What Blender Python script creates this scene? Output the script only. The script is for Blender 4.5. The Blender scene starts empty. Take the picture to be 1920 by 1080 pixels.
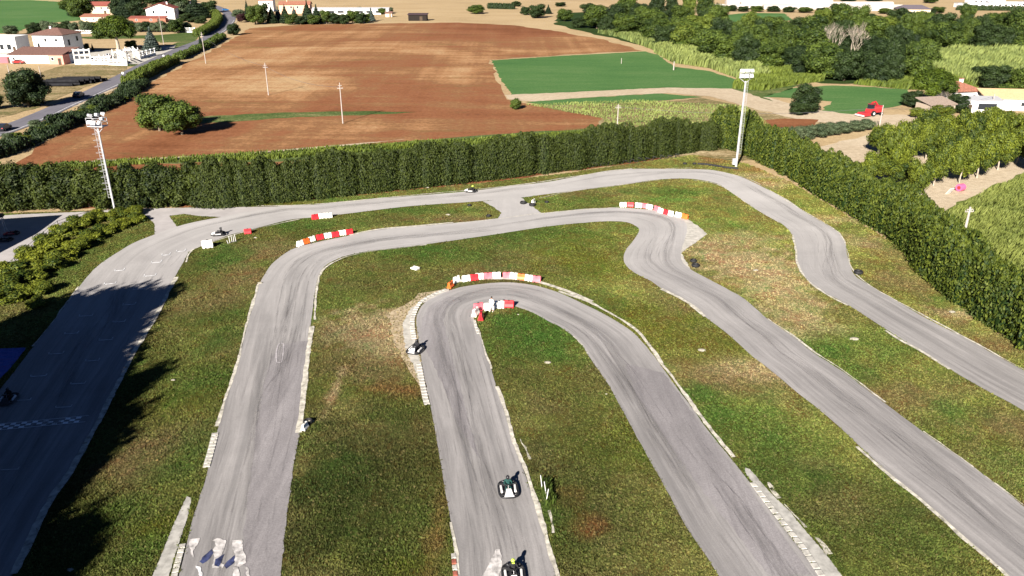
import bpy, math, random
import numpy as np
from mathutils import Vector, Matrix
R = math.radians
rng = np.random.default_rng(7)
random.seed(7)
# ---------------------------------------------------------------- camera, sky, sun, exposure
sc = bpy.context.scene
C = sc.collection
PITCH, CH, F = 23.06, 36.0, 1480.0
cd = bpy.data.cameras.new("camera"); cam = bpy.data.objects.new("camera", cd); C.objects.link(cam)
cam.location = (0, 0, CH); cam.rotation_euler = (R(90 - PITCH), 0, 0)
cd.sensor_width = 36; cd.lens = F / 1920 * 36; cd.clip_end = 9000; cd.clip_start = 0.5
sc.camera = cam
SUN_EL, SUN_AZ = 27.0, 22.0          # shadows fall 22 degrees to the right of +Y
w = bpy.data.worlds.new("World"); sc.world = w; w.use_nodes = True
wn = w.node_tree; bg = wn.nodes["Background"]
sky = wn.nodes.new("ShaderNodeTexSky"); sky.sky_type = 'NISHITA'; sky.sun_disc = False
sky.sun_elevation = R(SUN_EL); sky.sun_rotation = R(180 + SUN_AZ); sky.air_density = 0.40; sky.dust_density = 0.0; sky.ozone_density = 5.0; sky.altitude = 5000
wn.links.new(sky.outputs[0], bg.inputs[0]); bg.inputs[1].default_value = 0.05
sd = bpy.data.lights.new("sun", 'SUN'); sd.energy = 5.0; sd.angle = R(0.5); sd.color = (1.0, 0.93, 0.84)
so = bpy.data.objects.new("sun", sd); C.objects.link(so)
_d = Vector((math.sin(R(SUN_AZ)) * math.cos(R(SUN_EL)), math.cos(R(SUN_AZ)) * math.cos(R(SUN_EL)), -math.sin(R(SUN_EL))))
so.rotation_euler = _d.to_track_quat('-Z', 'Y').to_euler()
sc.view_settings.view_transform = 'Standard'; sc.view_settings.look = 'None'
sc.view_settings.exposure = 1.62; sc.view_settings.gamma = 1
try:
    sc.cycles.max_bounces = 5; sc.cycles.diffuse_bounces = 2; sc.cycles.transparent_max_bounces = 24
except Exception: pass

# ---------------------------------------------------------------- helpers
ct, st = math.cos(R(PITCH)), math.sin(R(PITCH))
def G(px, py, z=0.0):                 # point of the photograph -> point on the level z
    x = (px - 960) / F; v = (540 - py) / F
    d = (x, ct + v * st, -st + v * ct)
    t = (z - CH) / d[2]
    return Vector((d[0] * t, d[1] * t, z))
def depth(p): return p[1] * ct + (CH - p[2]) * st
def mpp(px, py): return depth(G(px, py)) / F          # metres per photo pixel
def HT(py_base, py_top):              # height of a vertical thing
    Y = G(960, py_base)[1]; v = (540 - py_top) / F
    return CH + Y * (-st + v * ct) / (ct + v * st)

def tag(o, label=None, cat=None, group=None, kind=None):
    if label: o["label"] = label
    if cat: o["category"] = cat
    if group: o["group"] = group
    if kind: o["kind"] = kind
    return o
def empty(name, loc, rz=0.0, label=None, cat=None, group=None):
    o = bpy.data.objects.new(name, None); C.objects.link(o)
    o.location = loc; o.rotation_euler = (0, 0, rz); o.empty_display_size = 0.5
    return tag(o, label, cat, group)
def link(name, me, parent=None):
    o = bpy.data.objects.new(name, me); C.objects.link(o)
    if parent: o.parent = parent
    return o
def npmesh(name, V, Fq, mat, smooth=False, tint=None, col=None, uv=None):
    V = np.asarray(V, dtype=np.float32); Fq = np.asarray(Fq, dtype=np.int32)
    n = Fq.shape[1]; me = bpy.data.meshes.new(name)
    me.vertices.add(len(V)); me.vertices.foreach_set("co", V.ravel())
    me.loops.add(Fq.size); me.loops.foreach_set("vertex_index", Fq.ravel())
    me.polygons.add(len(Fq)); me.polygons.foreach_set("loop_start", np.arange(0, Fq.size, n, dtype=np.int32))
    if smooth: me.polygons.foreach_set("use_smooth", np.ones(len(Fq), dtype=bool))
    me.update(calc_edges=True)
    if tint is not None:
        a = me.attributes.new("tint", 'FLOAT', 'POINT'); a.data.foreach_set("value", np.asarray(tint, dtype=np.float32))
    if col is not None:
        a = me.attributes.new("tone", 'FLOAT_COLOR', 'POINT')
        c4 = np.ones((len(V), 4), dtype=np.float32); c4[:, :3] = col; a.data.foreach_set("color", c4.ravel())
    if uv is not None:
        u = me.uv_layers.new(name="UVMap"); u.data.foreach_set("uv", np.asarray(uv, dtype=np.float32)[Fq.ravel()].ravel())
    me.materials.append(mat)
    return me
class MB:                             # collects shapes into ONE mesh
    def __init__(s): s.v = []; s.f = []; s.m = []; s.mats = []; s.M = Matrix(); s.sm = []
    def mi(s, mat):
        if mat not in s.mats: s.mats.append(mat)
        return s.mats.index(mat)
    def add(s, vs, fs, mat, smooth=False):
        b = len(s.v); s.v += [tuple(s.M @ Vector(v)) for v in vs]
        s.f += [tuple(b + i for i in f) for f in fs]; k = s.mi(mat); s.m += [k] * len(fs); s.sm += [smooth] * len(fs)
    def box(s, c, d, mat, rz=0.0, taper=1.0, rx=0.0):
        x, y, z = d[0] / 2, d[1] / 2, d[2] / 2; Q = Matrix.Rotation(rz, 3, 'Z') @ Matrix.Rotation(rx, 3, 'X')
        vs = []
        for sz in (-1, 1):
            t = taper if sz > 0 else 1
            for a, b in ((-1, -1), (1, -1), (1, 1), (-1, 1)): vs.append(Vector(c) + Q @ Vector((a * x * t, b * y * t, sz * z)))
        s.add(vs, [(3, 2, 1, 0), (4, 5, 6, 7), (0, 1, 5, 4), (1, 2, 6, 5), (2, 3, 7, 6), (3, 0, 4, 7)], mat)
        return s
    def tube(s, pts, r, mat, n=8, cap=True, smooth=True):
        pts = [Vector(p) for p in pts]; rs = r if isinstance(r, (list, tuple)) else [r] * len(pts); vs = []; fs = []
        for i, p in enumerate(pts):
            t = (pts[min(i + 1, len(pts) - 1)] - pts[max(i - 1, 0)]).normalized()
            a = Vector((0, 0, 1)) if abs(t.z) < .9 else Vector((1, 0, 0)); u = t.cross(a).normalized(); q = t.cross(u)
            for k in range(n):
                g = 2 * math.pi * k / n; vs.append(p + (u * math.cos(g) + q * math.sin(g)) * rs[i])
        for i in range(len(pts) - 1):
            for k in range(n): fs.append((i * n + k, i * n + (k + 1) % n, (i + 1) * n + (k + 1) % n, (i + 1) * n + k))
        s.add(vs, fs, mat, smooth)
        if cap: s.add(vs[:n], [tuple(range(n))], mat); s.add(vs[-n:], [tuple(reversed(range(n)))], mat)
        return s
    def prism(s, prof, x0, x1, mat, ins=0.0):  # profile in (y,z), extruded along x
        n = len(prof); vs = [(x0, a, b) for a, b in prof] + [(x1, a, b) for a, b in prof]
        fs = [tuple(reversed(range(n))), tuple(range(n, 2 * n))] + [(i, (i + 1) % n, n + (i + 1) % n, n + i) for i in range(n)]
        s.add(vs, [tuple(reversed(f)) for f in fs], mat); return s
    def ball(s, c, r, mat, nu=12, nv=8):
        rx, ry, rz = r if isinstance(r, (tuple, list)) else (r, r, r); vs = []; fs = []
        for j in range(nv + 1):
            b = math.pi * j / nv
            for i in range(nu):
                a = 2 * math.pi * i / nu; vs.append((c[0] + rx * math.sin(b) * math.cos(a), c[1] + ry * math.sin(b) * math.sin(a), c[2] + rz * math.cos(b)))
        for j in range(nv):
            for i in range(nu): fs.append((j * nu + i, (j + 1) * nu + i, (j + 1) * nu + (i + 1) % nu, j * nu + (i + 1) % nu))
        s.add(vs, fs, mat, True); return s
    def mesh(s, name, bevel=0.0):
        me = bpy.data.meshes.new(name); me.from_pydata(s.v, [], s.f); me.update()
        for m in s.mats: me.materials.append(m)
        me.polygons.foreach_set("material_index", s.m); me.polygons.foreach_set("use_smooth", s.sm)
        if bevel:
            import bmesh
            bm = bmesh.new(); bm.from_mesh(me); bmesh.ops.remove_doubles(bm, verts=bm.verts, dist=1e-4)
            bmesh.ops.bevel(bm, geom=list(bm.edges), offset=bevel, segments=2, affect='EDGES', profile=.6); bm.to_mesh(me); bm.free()
        return me
    def build(s, name, parent=None, bevel=0.0): return link(name, s.mesh(name, bevel), parent)

def copy_tree(o, parent=None):
    c = o.copy(); C.objects.link(c); c.parent = parent
    for ch in [k for k in o.children]: copy_tree(ch, c)
    return c

# ---------------------------------------------------------------- material helpers
def newmat(name, rough=0.9, spec=0.2):
    m = bpy.data.materials.new(name); m.use_nodes = True; nt = m.node_tree; b = nt.nodes["Principled BSDF"]
    b.inputs["Roughness"].default_value = rough; b.inputs["Specular IOR Level"].default_value = spec
    return m, nt, b
def nd(nt, t, ins=None, **props):
    n = nt.nodes.new(t)
    for k, v in props.items(): setattr(n, k, v)
    for k, v in (ins or {}).items():
        s = n.inputs[k]
        if hasattr(v, 'is_output') or isinstance(v, bpy.types.NodeSocket): nt.links.new(v, s)
        else: s.default_value = v
    return n
def coord(nt, kind="Object", scale=(1, 1, 1), rot=(0, 0, 0)):
    t = nd(nt, "ShaderNodeTexCoord"); return nd(nt, "ShaderNodeMapping", {0: t.outputs[kind], "Scale": scale, "Rotation": rot}).outputs[0]
def noise(nt, vec, sc_, det=4, rough=.6, dist=0.0):
    return nd(nt, "ShaderNodeTexNoise", {"Vector": vec, "Scale": sc_, "Detail": det, "Roughness": rough, "Distortion": dist}).outputs[0]
def ramp(nt, fac, stops):
    n = nd(nt, "ShaderNodeValToRGB", {0: fac}); e = n.color_ramp.elements
    while len(e) < len(stops): e.new(.5)
    for k, (p, c) in enumerate(stops):
        e[k].position = p; e[k].color = (*c, 1) if isinstance(c, (tuple, list)) else (c, c, c, 1)
    return n.outputs[0]
def mix(nt, fac, a, b, mode='MIX'):
    n = nd(nt, "ShaderNodeMix", data_type='RGBA', blend_type=mode)
    for i, v in ((0, fac), (6, a), (7, b)):
        if isinstance(v, bpy.types.NodeSocket): nt.links.new(v, n.inputs[i])
        elif i == 0: n.inputs[0].default_value = v
        else: n.inputs[i].default_value = (*v, 1)
    return n.outputs[2]
def bump(nt, b, h, strength=.5, dist=.1):
    n = nd(nt, "ShaderNodeBump", {"Height": h, "Strength": strength, "Distance": dist}); nt.links.new(n.outputs[0], b.inputs["Normal"])
def plain(name, c, rough=.6, spec=.3, var=.12, scale=6.0, metal=0.0):
    m, nt, b = newmat(name, rough, spec); v = coord(nt); f = noise(nt, v, scale, 5)
    k = ramp(nt, f, [(.3, 1 - var * 1.6), (.7, 1 + var)]); o = mix(nt, 1.0, c, k, 'MULTIPLY')
    nt.links.new(o, b.inputs[0]); b.inputs["Metallic"].default_value = metal
    return m
def leafmat(name, dark, light, trans=.25, sat=0.12):
    m, nt, b = newmat(name, .65, .25)
    at = nd(nt, "ShaderNodeAttribute", attribute_name="tint"); oi = nd(nt, "ShaderNodeObjectInfo")
    f = nd(nt, "ShaderNodeMath", {0: oi.outputs["Random"], 1: .3}, operation='MULTIPLY').outputs[0]
    f = nd(nt, "ShaderNodeMath", {0: at.outputs["Fac"], 1: f}, operation='ADD').outputs[0]
    f = nd(nt, "ShaderNodeMath", {0: f, 1: .15}, operation='SUBTRACT').outputs[0]
    c = ramp(nt, f, [(0.0, dark), (1.0, light)])
    nt.links.new(c, b.inputs[0])
    tr = nd(nt, "ShaderNodeBsdfTranslucent", {0: c}); ms = nd(nt, "ShaderNodeMixShader", {0: trans, 1: b.outputs[0], 2: tr.outputs[0]})
    nt.links.new(ms.outputs[0], nt.nodes["Material Output"].inputs[0])
    return m
# ---------------------------------------------------------------- ground materials
def field_mat(name, a, b_, c, sx=.012, sy=.09, rot=0.0, grain=1.2, lo=.35, hi=.65, fine=.35):
    m, nt, b = newmat(name, .95, .05)
    v = coord(nt, scale=(sx, sy, 1), rot=(0, 0, rot)); f = noise(nt, v, 1.0, 7, .68, .4)
    v2 = coord(nt, scale=(1, 1, 1)); g = noise(nt, v2, grain, 6, .75); big = noise(nt, v2, .018, 4, .6, .6)
    v3 = coord(nt, scale=(sx * 6, sy * 7, 1), rot=(0, 0, rot)); f3 = noise(nt, v3, 1.0, 4, .7)
    s = nd(nt, "ShaderNodeMath", {0: f, 1: big}, operation='ADD').outputs[0]
    s = nd(nt, "ShaderNodeMath", {0: s, 1: f3}, operation='ADD').outputs[0]
    s = nd(nt, "ShaderNodeMath", {0: s, 1: g}, operation='ADD').outputs[0]
    s = nd(nt, "ShaderNodeMath", {0: s, 1: .25}, operation='MULTIPLY').outputs[0]
    col = ramp(nt, s, [(lo, a), ((lo + hi) / 2, b_), (hi, c)])
    k = ramp(nt, g, [(.25, 1 - fine), (.75, 1 + fine)]); col = mix(nt, 1.0, col, k, 'MULTIPLY')
    nt.links.new(col, b.inputs[0]); bump(nt, b, g, .6, .25)
    return m
M_stub = field_mat("straw_stubble", (.17, .125, .065), (.34, .25, .14), (.42, .33, .20), .01, .05, .1, 1.0, .3, .7, .18)
def red_mat():
    m, nt, b = newmat("red_soil", .95, .05)
    v = coord(nt); st1 = noise(nt, coord(nt, scale=(.010, .075, 1), rot=(0, 0, .04)), 1.0, 8, .72, .8); st2 = noise(nt, coord(nt, scale=(.03, .30, 1), rot=(0, 0, -.02)), 1.0, 6, .75, .5)
    big = noise(nt, coord(nt, scale=(.010, .013, 1)), 1.0, 5, .6, 1.2); g = noise(nt, v, .9, 7, .8)
    tr = noise(nt, coord(nt, scale=(.16, .006, 1), rot=(0, 0, -.12)), 1.0, 3, .6)
    s = None
    for f, k in ((st1, .8), (st2, .55), (big, 1.5), (g, .55), (tr, .5)):
        q = nd(nt, "ShaderNodeMath", {0: f, 1: k}, operation='MULTIPLY').outputs[0]
        s = q if s is None else nd(nt, "ShaderNodeMath", {0: s, 1: q}, operation='ADD').outputs[0]
    sp = nd(nt, "ShaderNodeSeparateXYZ", {0: nd(nt, "ShaderNodeTexCoord").outputs["Object"]})          # straw lies thicker over the middle of the field
    far = nd(nt, "ShaderNodeMapRange", {0: sp.outputs[1], 1: 165.0, 2: 235.0, 3: 0.0, 4: .22}).outputs[0]
    rt = nd(nt, "ShaderNodeMapRange", {0: sp.outputs[0], 1: -20.0, 2: 40.0, 3: 0.0, 4: -.12}).outputs[0]
    en = nd(nt, "ShaderNodeMapRange", {0: sp.outputs[1], 1: 330.0, 2: 420.0, 3: 0.0, 4: -.15}).outputs[0]
    for q in (far, rt, en): s = nd(nt, "ShaderNodeMath", {0: s, 1: q}, operation='ADD').outputs[0]
    s = nd(nt, "ShaderNodeMath", {0: s, 1: .25}, operation='MULTIPLY').outputs[0]
    col = ramp(nt, s, [(.41, (.140, .054, .024)), (.495, (.205, .087, .041)), (.525, (.19, .098, .045)), (.56, (.275, .142, .066)), (.625, (.36, .24, .127))])
    gr = noise(nt, coord(nt, scale=(.02, .09, 1)), 1.0, 5, .7, .6); col = mix(nt, ramp(nt, gr, [(.60, 0), (.72, .6)]), col, (.10, .09, .03))
    col = mix(nt, 1.0, col, ramp(nt, g, [(.25, .70), (.75, 1.28)]), 'MULTIPLY')
    nt.links.new(col, b.inputs[0]); bump(nt, b, g, .6, .25); return m
M_red = red_mat()
M_green = field_mat("green_crop", (.034, .092, .028), (.062, .132, .040), (.105, .160, .062), .02, .12, .05, 1.5, .36, .64, .25)
M_weed = field_mat("weedy_strip", (.03, .055, .014), (.07, .10, .03), (.24, .20, .10), .05, .16, 0, 1.5, .40, .62, .35)
M_under = field_mat("undergrowth_green", (.012, .022, .006), (.022, .04, .010), (.05, .075, .02), .1, .1, 0, 1.5, .35, .65, .3)
M_stony = field_mat("stubble_weeds", (.06, .08, .025), (.20, .15, .075), (.38, .31, .19), .03, .12, 0, 1.3, .42, .58, .35)
M_path = field_mat("pale_track_dirt", (.26, .20, .13), (.38, .31, .22), (.48, .41, .31), .1, .1, 0, 1.0, .3, .7, .15)
M_corn = field_mat("corn_ground", (.05, .07, .02), (.10, .13, .03), (.16, .16, .06), .1, .3, .5, 1.5, .35, .65, .3)

def lawn_mat():
    m, nt, b = newmat("lawn_grass", .95, .05)
    at = nd(nt, "ShaderNodeAttribute", attribute_name="tone")
    v = coord(nt); g = noise(nt, v, 3.2, 8, .8, .5); g2 = noise(nt, v, .35, 5, .65, 1.0)
    k = ramp(nt, g, [(.28, .30), (.5, .95), (.74, 1.9)]); col = mix(nt, 1.0, at.outputs[0], k, 'MULTIPLY')
    w_ = ramp(nt, g2, [(.35, (1.15, .78, .8)), (.52, (1, 1, 1)), (.68, (.80, 1.18, .9))]); col = mix(nt, 1.0, col, w_, 'MULTIPLY')
    nt.links.new(col, b.inputs[0]); bump(nt, b, g, .9, .25)
    return m
M_lawn = lawn_mat()
def tuft_mat():
    m, nt, b = newmat("grass_tuft", .8, .1)
    at = nd(nt, "ShaderNodeAttribute", attribute_name="tone"); nt.links.new(at.outputs[0], b.inputs[0])
    tr = nd(nt, "ShaderNodeBsdfTranslucent", {0: at.outputs[0]}); ms = nd(nt, "ShaderNodeMixShader", {0: .2, 1: b.outputs[0], 2: tr.outputs[0]})
    nt.links.new(ms.outputs[0], nt.nodes["Material Output"].inputs[0]); return m
M_tuft = tuft_mat()

def asphalt_mat(name, base, dark, pale, streak=.5, speck=.25, ragged=False, far_sheen=.75):
    m, nt, b = newmat(name, .9, .15)
    u = nd(nt, "ShaderNodeTexCoord").outputs["UV"]
    mp = nd(nt, "ShaderNodeMapping", {0: u, "Scale": (.75, .035, 1)}).outputs[0]; s1 = noise(nt, mp, 1.0, 6, .72, .9)
    mp2 = nd(nt, "ShaderNodeMapping", {0: u, "Scale": (2.8, .07, 1)}).outputs[0]; s2 = noise(nt, mp2, 1.0, 5, .75, .5)
    v = coord(nt); g = noise(nt, v, 9.0, 6, .8); big = noise(nt, v, .12, 4, .6, .5)
    c = mix(nt, ramp(nt, s1, [(.38, 0), (.62, 1)]), base, pale)
    sk = ramp(nt, s2, [(.52, 0), (.72, 1)]); sk = mix(nt, 1.0, sk, ramp(nt, big, [(.35, 0), (.6, 1)]), 'MULTIPLY')
    f = nd(nt, "ShaderNodeMath", {0: sk, 1: streak}, operation='MULTIPLY').outputs[0]
    c = mix(nt, f, c, dark)
    yy = nd(nt, "ShaderNodeSeparateXYZ", {0: nd(nt, "ShaderNodeTexCoord").outputs["Object"]}).outputs[1]      # grazing-view brightness of the far asphalt painted into its colour, paler with distance
    sheen_fac = nd(nt, "ShaderNodeMapRange", {0: yy, 1: 62.0, 2: 120.0, 3: 0.0, 4: far_sheen}).outputs[0]; c = mix(nt, sheen_fac, c, (.40, .385, .375))
    c = mix(nt, 1.0, c, ramp(nt, big, [(.3, .86), (.7, 1.1)]), 'MULTIPLY')
    c = mix(nt, 1.0, c, ramp(nt, g, [(.25, 1 - speck), (.75, 1 + speck * .7)]), 'MULTIPLY')
    nt.links.new(c, b.inputs[0]); bump(nt, b, g, .25, .05)
    if ragged:
        a = ramp(nt, noise(nt, v, .55, 7, .75, .6), [(.22, 0), (.34, 1)]); t = nd(nt, "ShaderNodeBsdfTransparent"); ms = nd(nt, "ShaderNodeMixShader", {0: a, 1: t.outputs[0], 2: b.outputs[0]}); nt.links.new(ms.outputs[0], nt.nodes["Material Output"].inputs[0])
    return m
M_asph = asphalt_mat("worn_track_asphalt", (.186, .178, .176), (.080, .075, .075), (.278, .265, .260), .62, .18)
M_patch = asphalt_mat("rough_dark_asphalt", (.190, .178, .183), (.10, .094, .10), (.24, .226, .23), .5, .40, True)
M_road = asphalt_mat("public_road_asphalt", (.115, .110, .130), (.08, .075, .09), (.15, .145, .165), .3, .15, far_sheen=0.0)
M_conc = plain("pale_concrete", (.40, .38, .34), .9, .1, .22, 1.4)
M_pit = plain("pit_lane_asphalt", (.33, .31, .305), .9, .1, .10, .5)
M_edge = plain("whitewashed_edge", (.44, .415, .355), .9, .1, .35, 1.8)
M_white = plain("white_road_paint", (.44, .42, .41), .8, .1, .35, 2.5)
M_chk = plain("shade_lifted_white_paint", (.80, .79, .78), .8, .1, .1, 2.5)  # white raised in the colour so the chequers show in the shade
M_mark = plain("thin_white_marking", (.55, .55, .56), .8, .1, .3, 2.5)
M_blue = field_mat("blue_red_painted_apron", (.04, .06, .25), (.08, .12, .36), (.20, .06, .12), .5, 2.5, .6, 2.0, .42, .6, .2)
M_sand = field_mat("bare_sandy_soil", (.16, .12, .07), (.34, .27, .18), (.42, .35, .25), .3, .3, 0, 1.2, .35, .6, .2)

# ---------------------------------------------------------------- sheets
def poly(name, pts, z, mat, kind="structure", sub=None, world=False, jit=0.0, label=None, cat=None):
    P = [Vector((p[0], p[1], 0)) if world else G(p[0], p[1]) for p in pts]
    if jit:
        Q = []
        for i, a in enumerate(P):
            b = P[(i + 1) % len(P)]; L = (b - a).length; n = max(1, min(60, int(L / (jit * 4))))
            for k in range(n):
                q = a.lerp(b, k / n)
                if k: q = q + Vector((random.uniform(-jit, jit), random.uniform(-jit, jit), 0))
                Q.append(q)
        P = Q
    P = [Vector((p.x, p.y, z)) for p in P]
    from mathutils.geometry import tessellate_polygon
    tri = tessellate_polygon([P]); me = bpy.data.meshes.new(name)
    T = []
    for t in tri:
        a, b, c = (P[i] for i in t)
        T.append(t if (b - a).cross(c - a).z > 0 else tuple(reversed(t)))
    me.from_pydata(P, [], T); uv = me.uv_layers.new(name="UVMap")
    for l in me.loops: uv.data[l.index].uv = (P[l.vertex_index].x, P[l.vertex_index].y)
    me.materials.append(mat); o = link(name, me)
    return tag(o, label, cat, None, kind)
def smooth_line(P, step=1.2):
    P = [Vector(p) for p in P]; out = []
    for i in range(len(P) - 1):
        p0, p1, p2, p3 = P[max(i - 1, 0)], P[i], P[i + 1], P[min(i + 2, len(P) - 1)]
        n = max(1, int((p2 - p1).length / step))
        for k in range(n):
            t = k / n
            out.append(.5 * ((2 * p1) + (-p0 + p2) * t + (2 * p0 - 5 * p1 + 4 * p2 - p3) * t * t + (-p0 + 3 * p1 - 3 * p2 + p3) * t ** 3))
    out.append(P[-1]); return out
POLYS = []                            # asphalt outlines, so grass stays off them
def ribbon(name, pairs, z, mat, jit=.02, reg=True):
    L = [G(*a) for a, b in pairs]; Rr = [G(*b) for a, b in pairs]; LL = []; RR = []
    for i in range(len(pairs) - 1):
        n = max(2, int(max((L[i + 1] - L[i]).length, (Rr[i + 1] - Rr[i]).length) / 1.0))
        for k in range(n):
            t = k / n
            for S, O in ((L, LL), (Rr, RR)):
                p0, p1, p2, p3 = S[max(i - 1, 0)], S[i], S[i + 1], S[min(i + 2, len(S) - 1)]
                c = .5 * ((2 * p1) + (-p0 + p2) * t + (2 * p0 - 5 * p1 + 4 * p2 - p3) * t * t + (-p0 + 3 * p1 - 3 * p2 + p3) * t ** 3)
                O.append(c)
    LL.append(L[-1]); RR.append(Rr[-1]); V = []; UV = []; Fq = []; d = 0; K = 6
    for i in range(len(LL)):
        if i: d += ((LL[i] + RR[i]) / 2 - (LL[i - 1] + RR[i - 1]) / 2).length
        a = LL[i] + Vector((random.gauss(0, jit), random.gauss(0, jit), 0)); b = RR[i] + Vector((random.gauss(0, jit), random.gauss(0, jit), 0))
        wdt = (b - a).length
        for k in range(K + 1):
            p = a.lerp(b, k / K); V.append((p.x, p.y, z)); UV.append(((k / K - .5) * wdt + 5, d))
    for i in range(len(LL) - 1):
        for k in range(K):
            q = i * (K + 1) + k; Fq.append((q, q + 1, q + K + 2, q + K + 1))
    me = npmesh(name, V, Fq, mat, uv=UV)
    o = link(name, me); tag(o, kind="structure")
    if o.data.polygons[0].normal.z < 0: me.flip_normals()
    if reg: POLYS.append(np.array([(p.x, p.y) for p in LL] + [(p.x, p.y) for p in reversed(RR)]))
    return LL, RR
def strip(name, pts, width, z, mat, th=0.0, jit=.05, kind="structure", reg=True, off=0.0):
    P = smooth_line([G(*p) for p in pts], .45); V = []; ja = jb = 0.0; UV = []; d = 0; n = len(P); A = []; B = []
    for i in range(n):
        t = (P[min(i + 1, n - 1)] - P[max(i - 1, 0)]).normalized(); s = Vector((t.y, -t.x, 0))
        ja = ja * .75 + random.gauss(0, jit); jb = jb * .75 + random.gauss(0, jit); wl = width * .5 + ja; wr = width * .5 + jb
        if i: d += (P[i] - P[i - 1]).length
        a = P[i] - s * (wl - off); b = P[i] + s * (wr + off); A.append(a); B.append(b)
        V += [(a.x, a.y, z), (b.x, b.y, z)]; UV += [(0, d), (width, d)]
    F4 = [(2 * i, 2 * i + 1, 2 * i + 3, 2 * i + 2) for i in range(n - 1)]
    if th:                             # sides down to the ground
        m0 = len(V); V += [(v[0], v[1], 0.0) for v in V]; UV += UV
        for i in range(n - 1):
            F4 += [(2 * i + 2, 2 * i, m0 + 2 * i, m0 + 2 * i + 2)[::-1], (2 * i + 1, 2 * i + 3, m0 + 2 * i + 3, m0 + 2 * i + 1)[::-1]]
    me = npmesh(name, V, F4, mat, uv=UV); o = link(name, me); tag(o, kind=kind)
    if o.data.polygons[0].normal.z < 0: me.flip_normals()
    if reg: POLYS.append(np.array([(p.x, p.y) for p in A] + [(p.x, p.y) for p in reversed(B)]))
    return o
def inpoly(X, Y, P):
    ins = np.zeros(len(X), dtype=bool); x0, y0 = P[:, 0], P[:, 1]; x1, y1 = np.roll(x0, -1), np.roll(y0, -1)
    bb = (X >= x0.min()) & (X <= x0.max()) & (Y >= y0.min()) & (Y <= y0.max()); idx = np.where(bb)[0]
    if len(idx) == 0: return ins
    xs, ys = X[idx], Y[idx]; r = np.zeros(len(idx), dtype=bool)
    for a, b, c, d in zip(x0, y0, x1, y1):
        if b == d: continue
        r ^= ((b > ys) != (d > ys)) & (xs < (c - a) * (ys - b) / (d - b) + a)
    ins[idx] = r; return ins

# ---- base ground and farmland
def ground_plane():
    S = 6000; me = npmesh("ground", [(-S, -S, -.08), (S, -S, -.08), (S, S, -.08), (-S, S, -.08)], [(0, 1, 2, 3)], M_stub)
    tag(link("ground", me), kind="structure")
ground_plane()
poly("red_field", [(-160, 395), (20, 322), (60, 288), (130, 240), (230, 186), (300, 146), (360, 113), (430, 78), (468, 53), (560, 46), (700, 44), (860, 42), (960, 47), (1040, 58), (1120, 72), (1170, 85), (1204, 95), (1080, 101), (918, 112), (940, 165), (950, 186), (1010, 197), (1150, 196), (1135, 222), (1125, 245), (1300, 290), (900, 345), (480, 386)], -.04, M_red, jit=1.2)
poly("green_field", [(921, 113), (1080, 103), (1210, 96), (1235, 103), (1265, 125), (1330, 133), (1384, 150), (1372, 166), (1250, 164), (1100, 171), (960, 179), (940, 150)], -.03, M_green, jit=.4)
poly("dirt_path", [(945, 178), (1100, 171), (1250, 164), (1380, 166), (1450, 185), (1520, 205), (1620, 214), (1750, 215), (1740, 232), (1640, 240), (1500, 224), (1400, 200), (1330, 180), (1250, 174), (1120, 181), (1000, 190), (955, 186)], -.025, M_path, jit=.5)
poly("green_strip", [(985, 191), (1100, 183), (1240, 175), (1318, 182), (1200, 191), (1020, 197)], -.02, M_green, jit=.5)
poly("stony_stubble", [(1010, 197), (1200, 192), (1320, 184), (1400, 200), (1500, 226), (1480, 300), (1250, 300), (1110, 262), (1130, 222)], -.03, M_stony, jit=.8)
poly("weedy_strip", [(300, 224), (420, 216), (520, 211), (680, 208), (780, 210), (680, 216), (560, 219), (420, 229), (320, 232)], -.03, M_weed, jit=.6)
poly("weedy_strip", [(-20, 328), (120, 303), (300, 297), (430, 288), (600, 276), (800, 262), (960, 250), (1110, 240), (1130, 250), (1130, 275), (800, 285), (500, 305), (300, 306), (120, 312), (40, 324)], -.03, M_weed, jit=.8)
poly("straw_strip", [(100, 305), (220, 299), (440, 288), (640, 271), (760, 261), (640, 274), (430, 293), (200, 303)], -.026, M_path, jit=.3)
poly("small_red_field", [(1405, 228), (1470, 222), (1535, 224), (1520, 240), (1470, 252), (1405, 250)], -.02, M_red, jit=.4)
poly("green_plot", [(1430, 182), (1480, 166), (1560, 160), (1640, 163), (1702, 168), (1696, 196), (1640, 206), (1600, 214), (1540, 207), (1560, 190), (1500, 184)], -.02, M_green, jit=.6)
poly("verge_meadow", [(1372, 166), (1384, 150), (1440, 150), (1500, 160), (1480, 168), (1430, 182), (1450, 190)], -.02, M_weed, jit=.6)
poly("tan_plot", [(1500, 285), (1640, 250), (1800, 232), (1990, 250), (2000, 330), (1760, 400), (1600, 345)], -.02, M_path, jit=.6)
poly("corn_field_ground", [(1700, 425), (1810, 375), (1925, 322), (2150, 280), (2400, 420), (2400, 800), (2000, 660)], -.015, M_corn, jit=.5)
poly("green_meadow", [(-200, -20), (-60, 0), (60, 0), (140, 5), (190, 20), (150, 38), (60, 46), (30, 62), (-200, 62)], -.03, M_green, jit=1.0)
poly("undergrowth", [(1040, 46), (1100, 60), (1200, 84), (1250, 98), (1340, 118), (1440, 140), (1540, 156), (1700, 158), (1745, 145), (1740, 100), (1990, 104), (1990, 62), (1700, 52), (1500, 56), (1480, 62), (1360, 62), (1340, 34), (1200, 20), (1050, 24)], -.035, M_under, jit=1.5)
poly("far_green_field", [(1340, 30), (1400, 24), (1470, 25), (1486, 38), (1380, 42)], -.02, M_green, jit=.8)
poly("roadside_weeds", [(-60, 172), (30, 150), (120, 122), (240, 122), (240, 132), (150, 168), (60, 205), (-60, 235)], -.03, M_stony, jit=.8)
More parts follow.
